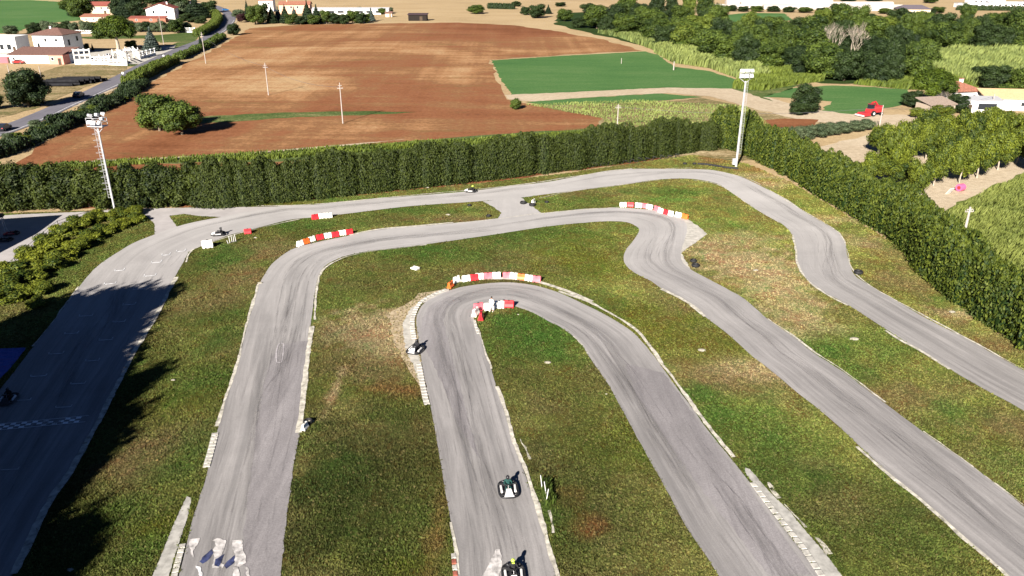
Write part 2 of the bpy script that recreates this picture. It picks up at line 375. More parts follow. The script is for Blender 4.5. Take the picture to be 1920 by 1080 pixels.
poly("roadside_weeds", [(220, 105), (320, 84), (372, 66), (366, 77), (325, 92), (250, 124), (232, 124)], -.02, M_weed, jit=.4)
poly("garden_lawn", [(120, 70), (230, 66), (290, 66), (365, 60), (395, 52), (362, 77), (300, 80), (280, 72), (180, 73)], -.025, M_weed, jit=.5)
poly("yard_paving", [(-30, 118), (-30, 95), (150, 92), (240, 96), (330, 84), (325, 92), (262, 120), (150, 120)], -.015, M_conc)
# public road
ROAD = [((-80, 255), (-80, 278)), ((0, 236), (0, 256)), ((75, 207), (75, 228)), ((160, 170), (140, 198)), ((225, 138), (200, 171)), ((250, 125), (250, 148)), ((325, 92), (312, 116)), ((365, 77), (357, 93)), ((385, 66), (390, 78)), ((404, 52), (426, 56)), ((421, 38), (441, 38)), ((420, 28), (439, 28)), ((408, 18), (424, 17)), ((390, 12), (400, 9)), ((340, 6), (342, 3)), ((250, 2), (250, -1))]
ribbon("public_road", ROAD, .0, M_road, .02, reg=False)
strip("road_edge_line", [(-80, 274), (0, 253), (75, 225), (140, 195), (200, 168), (250, 145.5), (312, 114), (357, 91), (390, 76), (425, 54), (439, 38)], .22, .012, M_mark, reg=False, jit=.01)
strip("gravel_verge", [(140, 200), (200, 173), (250, 150), (312, 118), (357, 95), (392, 80), (430, 57), (444, 38)], 1.0, -.005, M_path, reg=False, jit=.2)

# ---- karting circuit
LAWN = [(-280, 1500)]
HB = [(-150, 404), (0, 400), (250, 392), (480, 384), (600, 373), (750, 358), (900, 343), (1050, 326), (1200, 304), (1300, 290), (1400, 306), (1480, 340), (1600, 410), (1700, 470), (1750, 530), (1850, 610), (1950, 672), (2300, 900)]
lawn_w = np.array([(-140, -10)] + [(-140, 112)] + [tuple(G(*p)[:2]) for p in HB] + [(110, -10)])
PATCH = [ # px, py, rx, ry (m), colour, strength
 (700, 612, 5, 4.5, 't', .95), (725, 650, 4, 3.5, 't', .8), (655, 690, 3.5, 3, 'b', .6), (628, 730, .5, 4, 't', .9), (740, 700, 4, 2, 'b', .5), (760, 730, 3, 1.5, 'r', .6),
 (1370, 700, 5.5, 3.2, 'b', .95), (1400, 690, 4, 2.2, 't', .6), (1270, 580, 1.6, 1.2, 'b', .7), (1380, 450, 7, 4, 't', .55), (1400, 490, 7, 5, 't', .85), (1450, 520, 6, 5, 't', .8), (1500, 600, 4, 4, 't', .7), (1465, 560, 5, 4, 't', .6), (1340, 470, 4, 3, 't', .6),
 (1700, 530, 3, 4, 'b', .7), (1790, 588, 4, 1.5, 't', .9), (1660, 470, 2.5, 6, 'b', .6), (1760, 590, 3, 3, 'b', .6), (1850, 640, 3, 4, 'b', .5), (1420, 330, 6, 3, 't', .6), (1440, 345, 4, 2.5, 't', .7), (1340, 300, 3, 3, 'r', .6), (1410, 318, 3, 2.5, 'r', .7), (1560, 410, 6, 2, 't', .5), (1600, 450, 3, 3, 't', .45),
 (1105, 985, 1.3, 1.3, 'r', .8), (1065, 930, 1.5, 1.3, 'r', .6), (1700, 755, 5, 3, 'b', .6), (1800, 870, 5, 3, 'b', .4), (1900, 800, 4, 3, 'b', .7), (1850, 960, 3, 3, 'b', .6), (1580, 950, 3, 2, 'b', .5), (1520, 870, 2, 1, 'b', .5),
 (860, 412, 7, 2, 'b', .6), (700, 440, 5, 2, 'b', .3), (520, 470, 4, 4, 'b', .6), (450, 520, 4, 4, 'b', .7), (400, 560, 4, 4, 'b', .5), (420, 640, 3, 3, 'd', .4), (300, 840, 3, 3, 'b', .7), (250, 880, 3, 3, 'b', .6), (300, 990, 2, 1.5, 'y', .6), (330, 760, 3, 3, 'y', .4),
 (400, 640, 3, 4, 'g', .5), (430, 590, 3, 3, 'g', .45), (370, 720, 2.5, 3, 'g', .4), (360, 830, 2, 3, 'g', .5), (340, 870, 2, 3, 'g', .5), (280, 1030, 2, 2, 'g', .4), (230, 960, 2, 2, 'g', .4), (560, 840, 2, 3, 'g', .4), (600, 900, 2, 3, 'g', .4), (1480, 860, 4, 3, 'g', .4), (1700, 1000, 4, 3, 'g', .35), (1330, 770, 4, 3, 'g', .5), (1900, 880, 4, 3, 'l', .3), (1720, 900, 4, 3, 'l', .25), (1350, 420, 7, 3, 'l', .3), (1010, 460, 8, 3, 'g', .35), (860, 480, 7, 3, 'g', .35), (980, 605, 5, 4, 'g', .85), (1050, 640, 3, 4, 'g', .8), (1000, 660, 5, 3, 'g', .5), (1260, 360, 8, 3, 'g', .7), (1250, 374, 6, 1.6, 'l', .8), (1060, 375, 5, 2, 'g', .5), (980, 440, 12, 3, 'g', .6), (760, 470, 8, 3, 'g', .5), (420, 480, 3, 5, 'g', .7), (540, 425, 5, 2, 'g', .6), (620, 420, 6, 2, 'g', .4), (800, 395, 9, 1.5, 'g', .5), (1600, 340, 3, 3, 'g', .3),
 (1290, 740, 3, 2, 'g', .6), (1400, 780, 5, 4, 'g', .5), (1560, 660, 2.5, 3, 'g', .7), (1600, 700, 3, 2, 'g', .6), (1780, 770, 3, 2, 'g', .7), (1640, 640, 5, 4, 'l', .3), (1300, 640, 6, 5, 'y', .6), (1200, 600, 5, 5, 'y', .6), (1130, 500, 8, 4, 'y', .5), (1080, 480, 7, 4, 'y', .5), (1090, 450, 5, 3, 'y', .35), (640, 885, 2.5, 2.5, 'g', .5), (560, 600, 2, 3, 'g', .5), (1050, 960, 2, 3, 'g', .4), (1160, 840, 4, 4, 'y', .35), (760, 1060, 2, 1, 'y', .6), (900, 360, 10, 1, 'l', .5), (700, 375, 10, 1.2, 'l', .6), (510, 382, 6, 1, 'y', .8),
 (700, 880, 6, 10, 'd', .55), (620, 960, 4, 6, 'd', .5), (1080, 880, 5, 6, 'd', .45), (1150, 1000, 5, 4, 'd', .3), (1450, 900, 4, 4, 'd', .3), (1600, 960, 5, 4, 'd', .4), (640, 640, 3, 4, 'd', .3), (1590, 760, 4, 3, 'o', .3), (820, 990, .8, 5, 'r', .4), (780, 880, 3, 8, 'o', .4)]
PC = {'t': (.27, .215, .115), 'b': (.135, .100, .045), 'r': (.17, .078, .034), 'g': (.042, .088, .015), 'l': (.085, .15, .028), 'y': (.085, .095, .012), 'd': (.026, .038, .009), 'o': (.065, .06, .018)}
BASE = np.array((.088, .096, .024))
_vn = [np.random.default_rng(40 + k).uniform(-1, 1, (64, 64)) for k in range(8)]
def vnoise(X, Y, s, k):
    x, y = X / s + 31.3 * k, Y / s + 17.7 * k; i, j = np.floor(x).astype(int), np.floor(y).astype(int); u, v = x - i, y - j; u, v = u * u * (3 - 2 * u), v * v * (3 - 2 * v); g = _vn[k % 8]
    a, b, c, d = g[i % 64, j % 64], g[(i + 1) % 64, j % 64], g[i % 64, (j + 1) % 64], g[(i + 1) % 64, (j + 1) % 64]
    return (a * (1 - u) + b * u) * (1 - v) + (c * (1 - u) + d * u) * v
def tone_at(X, Y):
    col = np.tile(BASE, (len(X), 1)).astype(np.float64)
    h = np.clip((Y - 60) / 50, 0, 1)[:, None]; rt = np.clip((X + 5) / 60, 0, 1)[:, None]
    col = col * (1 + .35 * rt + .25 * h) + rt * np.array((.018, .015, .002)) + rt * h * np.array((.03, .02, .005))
    n = np.sin(X * .31 + np.sin(Y * .23) * 2) * np.sin(Y * .27 + np.sin(X * .19) * 2) * .12
    col *= (1 + n)[:, None]
    b1 = vnoise(X, Y, 6.5, 0) + .6 * vnoise(X, Y, 2.6, 1) + .4 * vnoise(X, Y, 1.1, 2); b2 = vnoise(X, Y, 9, 3) + .6 * vnoise(X, Y, 3.4, 4) + .45 * vnoise(X, Y, 1.4, 5)
    col *= (1 + .24 * b1)[:, None]; m1 = np.clip(b2 * .55, 0, .55)[:, None]; m2 = np.clip(-b2 * .5, 0, .5)[:, None]
    col = col * (1 - m1) + np.array((.118, .100, .040)) * (1 + .2 * b1)[:, None] * m1; col = col * (1 - m2) + np.array((.050, .084, .015)) * m2
    for px, py, rx, ry, c, s in PATCH:
        p = G(px, py); wob = .35 * np.sin(X * 1.1 + px) * np.cos(Y * .9 + py) + .25 * np.sin(X * 2.7 + py) * np.sin(Y * 2.3 + px)
        d = np.sqrt(((X - p.x) / rx) ** 2 + ((Y - p.y) / ry) ** 2) * (1 + wob * .4) + .35 * vnoise(X, Y, 1.6, 6) + .25 * vnoise(X, Y, .8, 7)
        m = np.clip(1.25 - d * .85, 0, 1); m = m * m * (3 - 2 * m) * s
        col = col * (1 - m)[:, None] + np.array(PC[c]) * m[:, None]
    return col
def lawn():
    st_ = .55; xs = np.arange(-140, 112, st_); ys = np.arange(-10, 185, st_); nx, ny = len(xs), len(ys)
    X, Y = np.meshgrid(xs, ys); X = X.ravel(); Y = Y.ravel(); Z = .02 * np.sin(X * .5) * np.sin(Y * .6) - .01
    cx = X + st_ / 2; cy = Y + st_ / 2; ins = inpoly(cx, cy, lawn_w).reshape(ny, nx)[:-1, :-1]
    i, j = np.where(ins); q = i * nx + j; Fq = np.stack([q, q + 1, q + nx + 1, q + nx], 1)
    used = np.unique(Fq); mp = np.full(nx * ny, -1); mp[used] = np.arange(len(used))
    me = npmesh("grass", np.stack([X, Y, Z], 1)[used], mp[Fq], M_lawn, col=tone_at(X[used], Y[used]))
    tag(link("grass", me), kind="structure")
lawn()
A = [((-793, 1700), (-288, 1700)), ((-420, 1240), (-58, 1240)), ((-290, 1080), (25, 1075)), ((-200, 970), (92, 942)), ((-130, 885), (130, 887)), ((-60, 800), (175, 808)), ((7, 722), (210, 740)), ((40, 680), (245, 670)), ((70, 640), (268, 632)), ((105, 597), (297, 585)), ((147, 540), (328, 520)), ((180, 502), (345, 490)), ((215, 477), (355, 472)), ((250, 456), (378, 461)), ((290, 440), (402, 452)), ((332, 425), (427, 442)), ((372, 415), (462, 433)), ((415, 407), (512, 420)), ((470, 396), (540, 413)), ((530, 386), (562, 410)), ((592, 384), (608, 406)), ((655, 377), (658, 400)), ((755, 369), (767, 387)), ((867, 360), (880, 379)), ((960, 349), (965, 372)), ((1022, 342), (1020, 365)), ((1072, 333), (1060, 360)), ((1135, 321), (1120, 352)), ((1185, 317), (1160, 347)), ((1247, 317), (1235, 337)), ((1320, 318), (1285, 335)), ((1360, 324), (1322, 339)), ((1397, 335), (1350, 347)), ((1440, 356), (1380, 367)), ((1477, 375), (1410, 387)), ((1515, 402), (1440, 406)), ((1547, 420), (1463, 418)), ((1572, 437), (1481, 434)), ((1585, 455), (1490, 452)), ((1587, 472), (1493, 470)), ((1595, 502), (1495, 492)), ((1604, 518), (1503, 513)), ((1622, 530), (1532, 540)), ((1690, 570), (1590, 572)), ((1740, 599), (1637, 602)), ((1815, 637), (1715, 652)), ((1865, 665), (1780, 692)), ((1920, 695), (1840, 727)), ((2000, 738), (1920, 771)), ((2200, 850), (2120, 890)), ((2600, 1075), (2560, 1150))]
B = [((196, 1700), (472, 1700)), ((300, 1240), (512, 1240)), ((337, 1077), (526, 1080)), ((360, 980), (536, 985)), ((390, 882), (549, 882)), ((410, 800), (562, 805)), ((430, 725), (569, 735)), ((445, 690), (572, 690)), ((460, 625), (579, 635)), ((469, 592), (585, 592)), ((480, 558), (589, 556)), ((486, 535), (594, 528)), ((495, 517), (600, 512)), ((510, 495), (609, 500)), ((535, 475), (620, 492)), ((555, 465), (635, 485)), ((592, 455), (652, 479)), ((655, 442), (692, 471)), ((705, 432), (735, 466)), ((780, 425), (800, 458)), ((850, 419), (865, 449)), ((932, 410), (940, 438)), ((1017, 400), (1025, 425)), ((1097, 392), (1095, 418)), ((1160, 390), (1145, 415)), ((1197, 392), (1175, 417)), ((1235, 396), (1190, 423)), ((1267, 404), (1198, 430)), ((1285, 417), (1195, 440)), ((1288, 434), (1185, 455)), ((1282, 455), (1175, 467)), ((1277, 475), (1169, 482)), ((1280, 492), (1173, 497)), ((1297, 507), (1190, 512)), ((1335, 527), (1222, 528)), ((1360, 540), (1240, 541)), ((1397, 562), (1280, 562)), ((1440, 599), (1322, 594)), ((1490, 634), (1372, 633)), ((1522, 660), (1405, 664)), ((1580, 697), (1440, 691)), ((1620, 727), (1495, 737)), ((1660, 757), (1540, 772)), ((1730, 810), (1585, 812)), ((1802, 860), (1665, 887)), ((1865, 907), (1715, 927)), ((1920, 950), (1790, 992)), ((2010, 1015), (1885, 1077)), ((2180, 1140), (2060, 1240)), ((2670, 1500), (2552, 1700))]
Cc = [((882, 1700), (1185, 1700)), ((862, 1240), (1078, 1240)), ((855, 1080), (1040, 1077)), ((849, 1005), (1020, 1000)), ((830, 892), (986, 895)), ((815, 805), (955, 802)), ((807, 760), (942, 760)), ((800, 725), (932, 727)), ((792, 690), (920, 690)), ((787, 655), (909, 655)), ((783, 625), (899, 625)), ((780, 602), (889, 600)), ((785, 583), (889, 587)), ((797, 568), (894, 578)), ((818, 556), (903, 573)), ((845, 544), (912, 570)), ((880, 536), (921, 568)), ((920, 531), (930, 567)), ((960, 530), (940, 568)), ((1005, 536), (953, 571)), ((1045, 548), (970, 576)), ((1085, 566), (1000, 587)), ((1125, 585), (1027, 602)), ((1160, 605), (1052, 614)), ((1185, 622), (1075, 631)), ((1205, 642), (1092, 648)), ((1220, 660), (1101, 664)), ((1235, 680), (1115, 684)), ((1260, 715), (1140, 720)), ((1290, 755), (1160, 757)), ((1327, 807), (1187, 807)), ((1370, 860), (1220, 865)), ((1410, 910), (1255, 930)), ((1440, 951), (1285, 985)), ((1472, 995), (1325, 1045)), ((1502, 1032), (1347, 1079)), ((1537, 1077), (1385, 1140)), ((1640, 1210), (1440, 1240)), ((2017, 1700), (1693, 1700))]
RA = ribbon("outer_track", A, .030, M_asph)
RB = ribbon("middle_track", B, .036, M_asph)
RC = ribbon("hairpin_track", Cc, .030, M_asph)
def sheet(name, pts, z, mat, jit=.12, reg=True):
    o = poly(name, pts, z, mat, jit=jit)
    if reg: POLYS.append(np.array([tuple(G(*p)[:2]) for p in pts]))
    return o
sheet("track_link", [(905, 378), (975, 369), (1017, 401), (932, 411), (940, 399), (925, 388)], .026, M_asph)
sheet("track_apron", [(1262, 401), (1290, 412), (1310, 425), (1326, 439), (1300, 458), (1277, 475), (1297, 510), (1335, 528), (1250, 520), (1230, 470)], .033, M_conc)
sheet("pit_lane", [(-60, 408), (40, 402), (165, 397), (205, 394), (250, 391), (480, 388), (530, 387), (500, 392), (415, 407), (372, 405), (345, 401), (317, 405), (325, 416), (332, 425), (290, 440), (290, 420), (275, 405), (262, 398), (215, 404), (172, 405), (135, 416), (110, 425), (70, 458), (30, 495), (0, 520), (-60, 570), (-200, 700), (-260, 560)], .022, M_pit, .05)
sheet("blue_apron", [(-60, 655), (0, 654), (50, 652), (20, 690), (-10, 720), (-60, 740)], .026, M_blue, .03)
sheet("sandy_runoff", [(785, 550), (760, 571), (742, 580), (722, 590), (735, 610), (737, 640), (752, 660), (762, 684), (782, 716), (796, 742), (800, 700), (783, 640), (776, 600), (790, 568), (842, 546), (840, 541)], .020, M_sand, .3, False)
sheet("concrete_runoff", [(842, 541), (812, 552), (785, 566), (765, 585), (755, 610), (757, 640), (765, 665), (780, 700), (792, 730), (800, 755), (803, 735), (790, 690), (780, 640), (772, 603), (790, 570), (842, 547)], .024, M_conc)
# darker resurfaced lanes
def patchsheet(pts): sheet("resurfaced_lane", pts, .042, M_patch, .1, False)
patchsheet([(450, 1240), (458, 1075), (455, 1000), (470, 900), (480, 800), (500, 700), (513, 665), (535, 645), (560, 640), (577, 640), (571, 700), (562, 800), (548, 885), (536, 985), (527, 1078), (512, 1240)])
patchsheet([(790, 640), (820, 700), (845, 760), (860, 800), (900, 860), (880, 800), (862, 720), (840, 640), (830, 600), (840, 575), (880, 560), (840, 556), (805, 575), (790, 600)])
patchsheet([(1245, 700), (1172, 682), (1190, 735), (1240, 810), (1300, 900), (1380, 1000), (1440, 1080), (1520, 1077), (1462, 997), (1395, 902), (1318, 802)])
# pale edges
E = [([(560, 812), (566, 770), (573, 700), (579, 650), (585, 612)], 1.0), ([(590, 600), (592, 560), (598, 525), (607, 506), (625, 492)], .45), ([(625, 492), (652, 481), (692, 472), (735, 467), (800, 459)], .35),
 ([(655, 441), (705, 431), (780, 424), (850, 418)], .9), ([(850, 419), (932, 411), (1017, 400), (1160, 389)], .35), ([(484, 533), (479, 555), (467, 592), (458, 625), (443, 690), (427, 735), (408, 800)], .5),
 ([(1660, 620), (1690, 640), (1718, 654), (1780, 693)], .55), ([(1607, 838), (1665, 889), (1715, 929), (1790, 994), (1885, 1079), (1960, 1150)], .65), ([(1240, 542), (1283, 564), (1322, 594)], .8),
 ([(1440, 598), (1490, 632), (1522, 658), (1580, 695), (1660, 755)], .35), ([(1047, 546), (1100, 565), (1145, 588), (1190, 617), (1215, 645), (1240, 680), (1270, 720), (1300, 762), (1332, 805), (1375, 858)], .7), ([(860, 528), (905, 523), (960, 523), (1010, 530), (1060, 545), (1110, 566)], 1.2),
 ([(887, 597), (899, 625), (910, 660), (921, 692)], .25), ([(932, 725), (943, 757), (957, 802), (972, 850), (998, 915), (1018, 985), (1034, 1040), (1046, 1080), (1070, 1180)], .6), ([(1075, 631), (1092, 647), (1101, 663)], .2),
 ([(480, 386.5), (592, 383), (755, 368), (960, 348.5), (1072, 332), (1185, 316)], .5), ([(1247, 316.5), (1320, 317), (1397, 334), (1440, 355), (1515, 401), (1572, 436), (1588, 470), (1597, 502), (1622, 529), (1690, 569), (1815, 636), (1920, 694)], .3),
 ([(348, 492), (357, 473), (380, 461), (462, 434), (562, 411)], .35), ([(1010, 372), (1060, 361), (1120, 353), (1235, 338)], .2), ([(1300, 338), (1350, 348), (1410, 388), (1463, 419)], .25), ([(1487, 442), (1493, 470), (1495, 492), (1510, 520), (1540, 546), (1590, 573)], .5),
 ([(147, 538), (105, 596), (62, 650)], .3), ([(330, 520), (297, 586), (268, 634), (245, 672), (210, 742), (175, 810), (130, 889), (92, 944), (25, 1077)], .9), ([(860, 1078), (851, 1010), (845, 980)], .4),
 ([(1865, 906), (1920, 949), (2010, 1014)], .2), ([(1730, 809), (1802, 859), (1865, 906)], .15)]
for k, (p, wd) in enumerate(E): strip("pale_track_edge", p, wd * .50, .046 + .002 * (k % 4), M_edge, jit=.032)
M_slab = plain("weathered_slab_concrete", (.33, .32, .295), .9, .1, .25, 1.5)
# rubber tyre marks following the lanes
def mark_mat():
    m, nt, b = newmat("rubber_marks", .8, .2); b.inputs[0].default_value = (.055, .050, .053, 1); u = nd(nt, "ShaderNodeTexCoord").outputs["UV"]
    a = noise(nt, nd(nt, "ShaderNodeMapping", {0: u, "Scale": (6, .35, 1)}).outputs[0], 1.0, 5, .7); g = noise(nt, coord(nt), 14, 4, .8)
    f = nd(nt, "ShaderNodeMath", {0: ramp(nt, a, [(.45, 0), (.74, .55)]), 1: ramp(nt, g, [(.35, .3), (.6, 1)])}, operation='MULTIPLY').outputs[0]
    t = nd(nt, "ShaderNodeBsdfTransparent"); ms = nd(nt, "ShaderNodeMixShader", {0: f, 1: t.outputs[0], 2: b.outputs[0]}); nt.links.new(ms.outputs[0], nt.nodes["Material Output"].inputs[0]); return m
M_rub = mark_mat(); M_rub.name = 'rubber_marks'
def band_mat():
    m, nt, b = newmat('rubbered_line', .8, .2); b.inputs[0].default_value = (.12, .113, .114, 1); u = nd(nt, 'ShaderNodeTexCoord').outputs['UV']
    a = noise(nt, nd(nt, 'ShaderNodeMapping', {0: u, 'Scale': (2.2, .12, 1)}).outputs[0], 1.0, 6, .72); g = noise(nt, coord(nt), 11, 5, .8); at = nd(nt, 'ShaderNodeAttribute', attribute_name='tint')
    f = nd(nt, 'ShaderNodeMath', {0: ramp(nt, a, [(.40, .0), (.68, .46)]), 1: ramp(nt, g, [(.3, .55), (.7, 1)])}, operation='MULTIPLY').outputs[0]; f = nd(nt, 'ShaderNodeMath', {0: f, 1: at.outputs['Fac']}, operation='MULTIPLY').outputs[0]
    t = nd(nt, 'ShaderNodeBsdfTransparent'); ms = nd(nt, 'ShaderNodeMixShader', {0: f, 1: t.outputs[0], 2: b.outputs[0]}); nt.links.new(ms.outputs[0], nt.nodes['Material Output'].inputs[0]); return m
M_band = band_mat()
def bands():
    r_ = random.Random(9); V = []; UV = []; Fq = []; T = []
    for (LL, RR), cnt in ((RA, 12), (RB, 14), (RC, 12)):
        n = len(LL)
        for k in range(cnt):
            i0 = int((n - 40) * (k + r_.random()) / cnt); ln = min(n - 1 - i0, r_.randrange(22, 48)); u0 = r_.uniform(.25, .75); u1 = min(.75, max(.25, u0 + r_.uniform(-.35, .35))); wd = r_.uniform(1.0, 2.1); zz = .054 + .004 * (k % 3); b0 = len(V)
            for q in range(ln + 1):
                t = q / ln; t2 = t * t * (3 - 2 * t); a, b_ = LL[i0 + q], RR[i0 + q]; s = (b_ - a).normalized(); c = a + (b_ - a) * (u0 + (u1 - u0) * t2); e = math.sin(math.pi * t) ** 1.3 if 0 < t < 1 else 0
                for j, (o_, al) in enumerate(((-.5, 0), (-.2, 1), (.2, 1), (.5, 0))): V.append(tuple(c + s * wd * o_)[:2] + (zz,)); UV.append((k * 5 + wd * o_, q + k * 9.1)); T.append(al * e)
            Fq += [(b0 + 4 * q + j, b0 + 4 * q + j + 1, b0 + 4 * q + j + 5, b0 + 4 * q + j + 4) for q in range(ln) for j in range(3)]
    tag(link('rubber_bands', npmesh('rubber_bands', V, Fq, M_band, uv=UV, tint=T)), kind='structure')
bands()
def tyre_marks():
    r_ = random.Random(5); V = []; UV = []; Fq = []; z = .0
    for (LL, RR), cnt, lo, hi in ((RA, 22, .2, .8), (RB, 28, .2, .8), (RC, 22, .2, .8)):
        n = len(LL)
        for k in range(cnt):
            i0 = r_.randrange(0, n - 12); ln = min(n - 1 - i0, r_.randrange(9, 34)); u0 = r_.uniform(lo, hi); u1 = min(hi + .05, max(lo - .05, u0 + r_.uniform(-.3, .3))); wd = r_.uniform(.08, .22); zz = .067 + .003 * (k % 8); tw = r_.random() < .6
            for o_ in ((0, 1.05) if tw else (0,)):
                b0 = len(V)
                for q in range(ln + 1):
                    t = q / ln; t2 = t * t * (3 - 2 * t); a, b_ = LL[i0 + q], RR[i0 + q]; wdt = (b_ - a).length; u = u0 + (u1 - u0) * t2; s = (b_ - a).normalized(); w_ = wd * math.sin(math.pi * min(1, max(.04, t))) ** .4
                    if not (.4 < u * wdt + o_ < wdt - .4): u = min(max(u, .45 / wdt), 1 - (1.5) / wdt)
                    c = a + s * (u * wdt + o_); V += [tuple(c - s * w_ / 2)[:2] + (zz,), tuple(c + s * w_ / 2)[:2] + (zz,)]; UV += [(k * 3.1, q + k * 7.7), (k * 3.1 + wd, q + k * 7.7)]
                Fq += [(b0 + 2 * q, b0 + 2 * q + 1, b0 + 2 * q + 3, b0 + 2 * q + 2) for q in range(ln)]
    tag(link("tyre_marks", npmesh("tyre_marks", V, Fq, M_rub, uv=UV)), kind="structure")
tyre_marks()
# slabs and block kerbs
sheet("concrete_slab", [(350, 931), (359, 934), (352, 970), (342, 1000), (335, 1020), (326, 1050), (317, 1080), (300, 1150), (250, 1180), (286, 1080), (305, 1035), (325, 985)], .034, M_slab, .03)
sheet("concrete_slab", [(1397, 877), (1406, 880), (1440, 920), (1480, 959), (1512, 998), (1545, 1035), (1577, 1078), (1640, 1160), (1600, 1160), (1545, 1092), (1508, 1034), (1476, 990), (1444, 950), (1414, 910), (1397, 886)], .034, M_slab, .03)
for q in ([(1440, 908), (1452, 922), (1462, 935)], [(1470, 946), (1490, 966), (1510, 990)], [(1530, 1008), (1545, 1025), (1556, 1040)], [(1440, 905), (1448, 915), (1444, 918)], [(975, 824), (984, 840), (992, 862)], [(1028, 958), (1034, 980), (1038, 1000)]): strip("pale_track_edge", q, .22, .05, M_edge, jit=.06, reg=False)
def block_kerb(name, pts, width, blen, label, z=.07, cols=None):
    P = smooth_line([G(*p) for p in pts], .1); mb = MB(); d = 0; last = P[0]; k = 0; cols = cols or [M_kerb]
    for i in range(1, len(P)):
        d += (P[i] - P[i - 1]).length
        if d >= blen:
            t = (P[i] - last); c = (P[i] + last) / 2
            mb.box((c.x, c.y, z / 2 + .02), (blen * .86, width, z), cols[k % len(cols)], math.atan2(t.y, t.x), .93); last = P[i]; d = 0; k += 1
    o = mb.build(name); tag(o, label, "kerb"); return o
M_kerb = plain("kerb_block_concrete", (.40, .385, .35), .9, .1, .25, 2.2)
M_kerbred = plain("faded_red_kerb_paint", (.30, .10, .07), .9, .1, .4, 3)
block_kerb("block_kerb", [(404, 812), (396, 845), (385, 884)], .55, .45, "short pale block kerb on the left edge of the middle track above the slab")
block_kerb("block_kerb", [(343, 1020), (335, 1050), (327, 1082), (312, 1160)], .42, .42, "block kerb between the long concrete slab and the track at the bottom left")
block_kerb("block_kerb", [(838, 543), (812, 553), (788, 568), (776, 590), (773, 608), (777, 640)], .5, .55, "curved block kerb around the upper left of the hairpin")
block_kerb("block_kerb", [(785, 680), (791, 715), (797, 745), (802, 762)], .5, .5, "straight block kerb below the kart at the left of the hairpin")
block_kerb("block_kerb", [(1410, 905), (1440, 945), (1475, 990), (1507, 1030), (1540, 1080), (1588, 1145)], .42, .55, "grey block kerb beside the right leg of the hairpin at the bottom")
block_kerb("block_kerb", [(850, 1038), (852, 1060), (856, 1100)], .3, .5, "faded red and white kerb stub at the bottom between grass and hairpin track", cols=[M_kerb, M_kerbred])
block_kerb("block_kerb", [(889, 600), (893, 615), (897, 627)], .3, .6, "tiny pale kerb below the barriers on the inside tip of the hairpin")
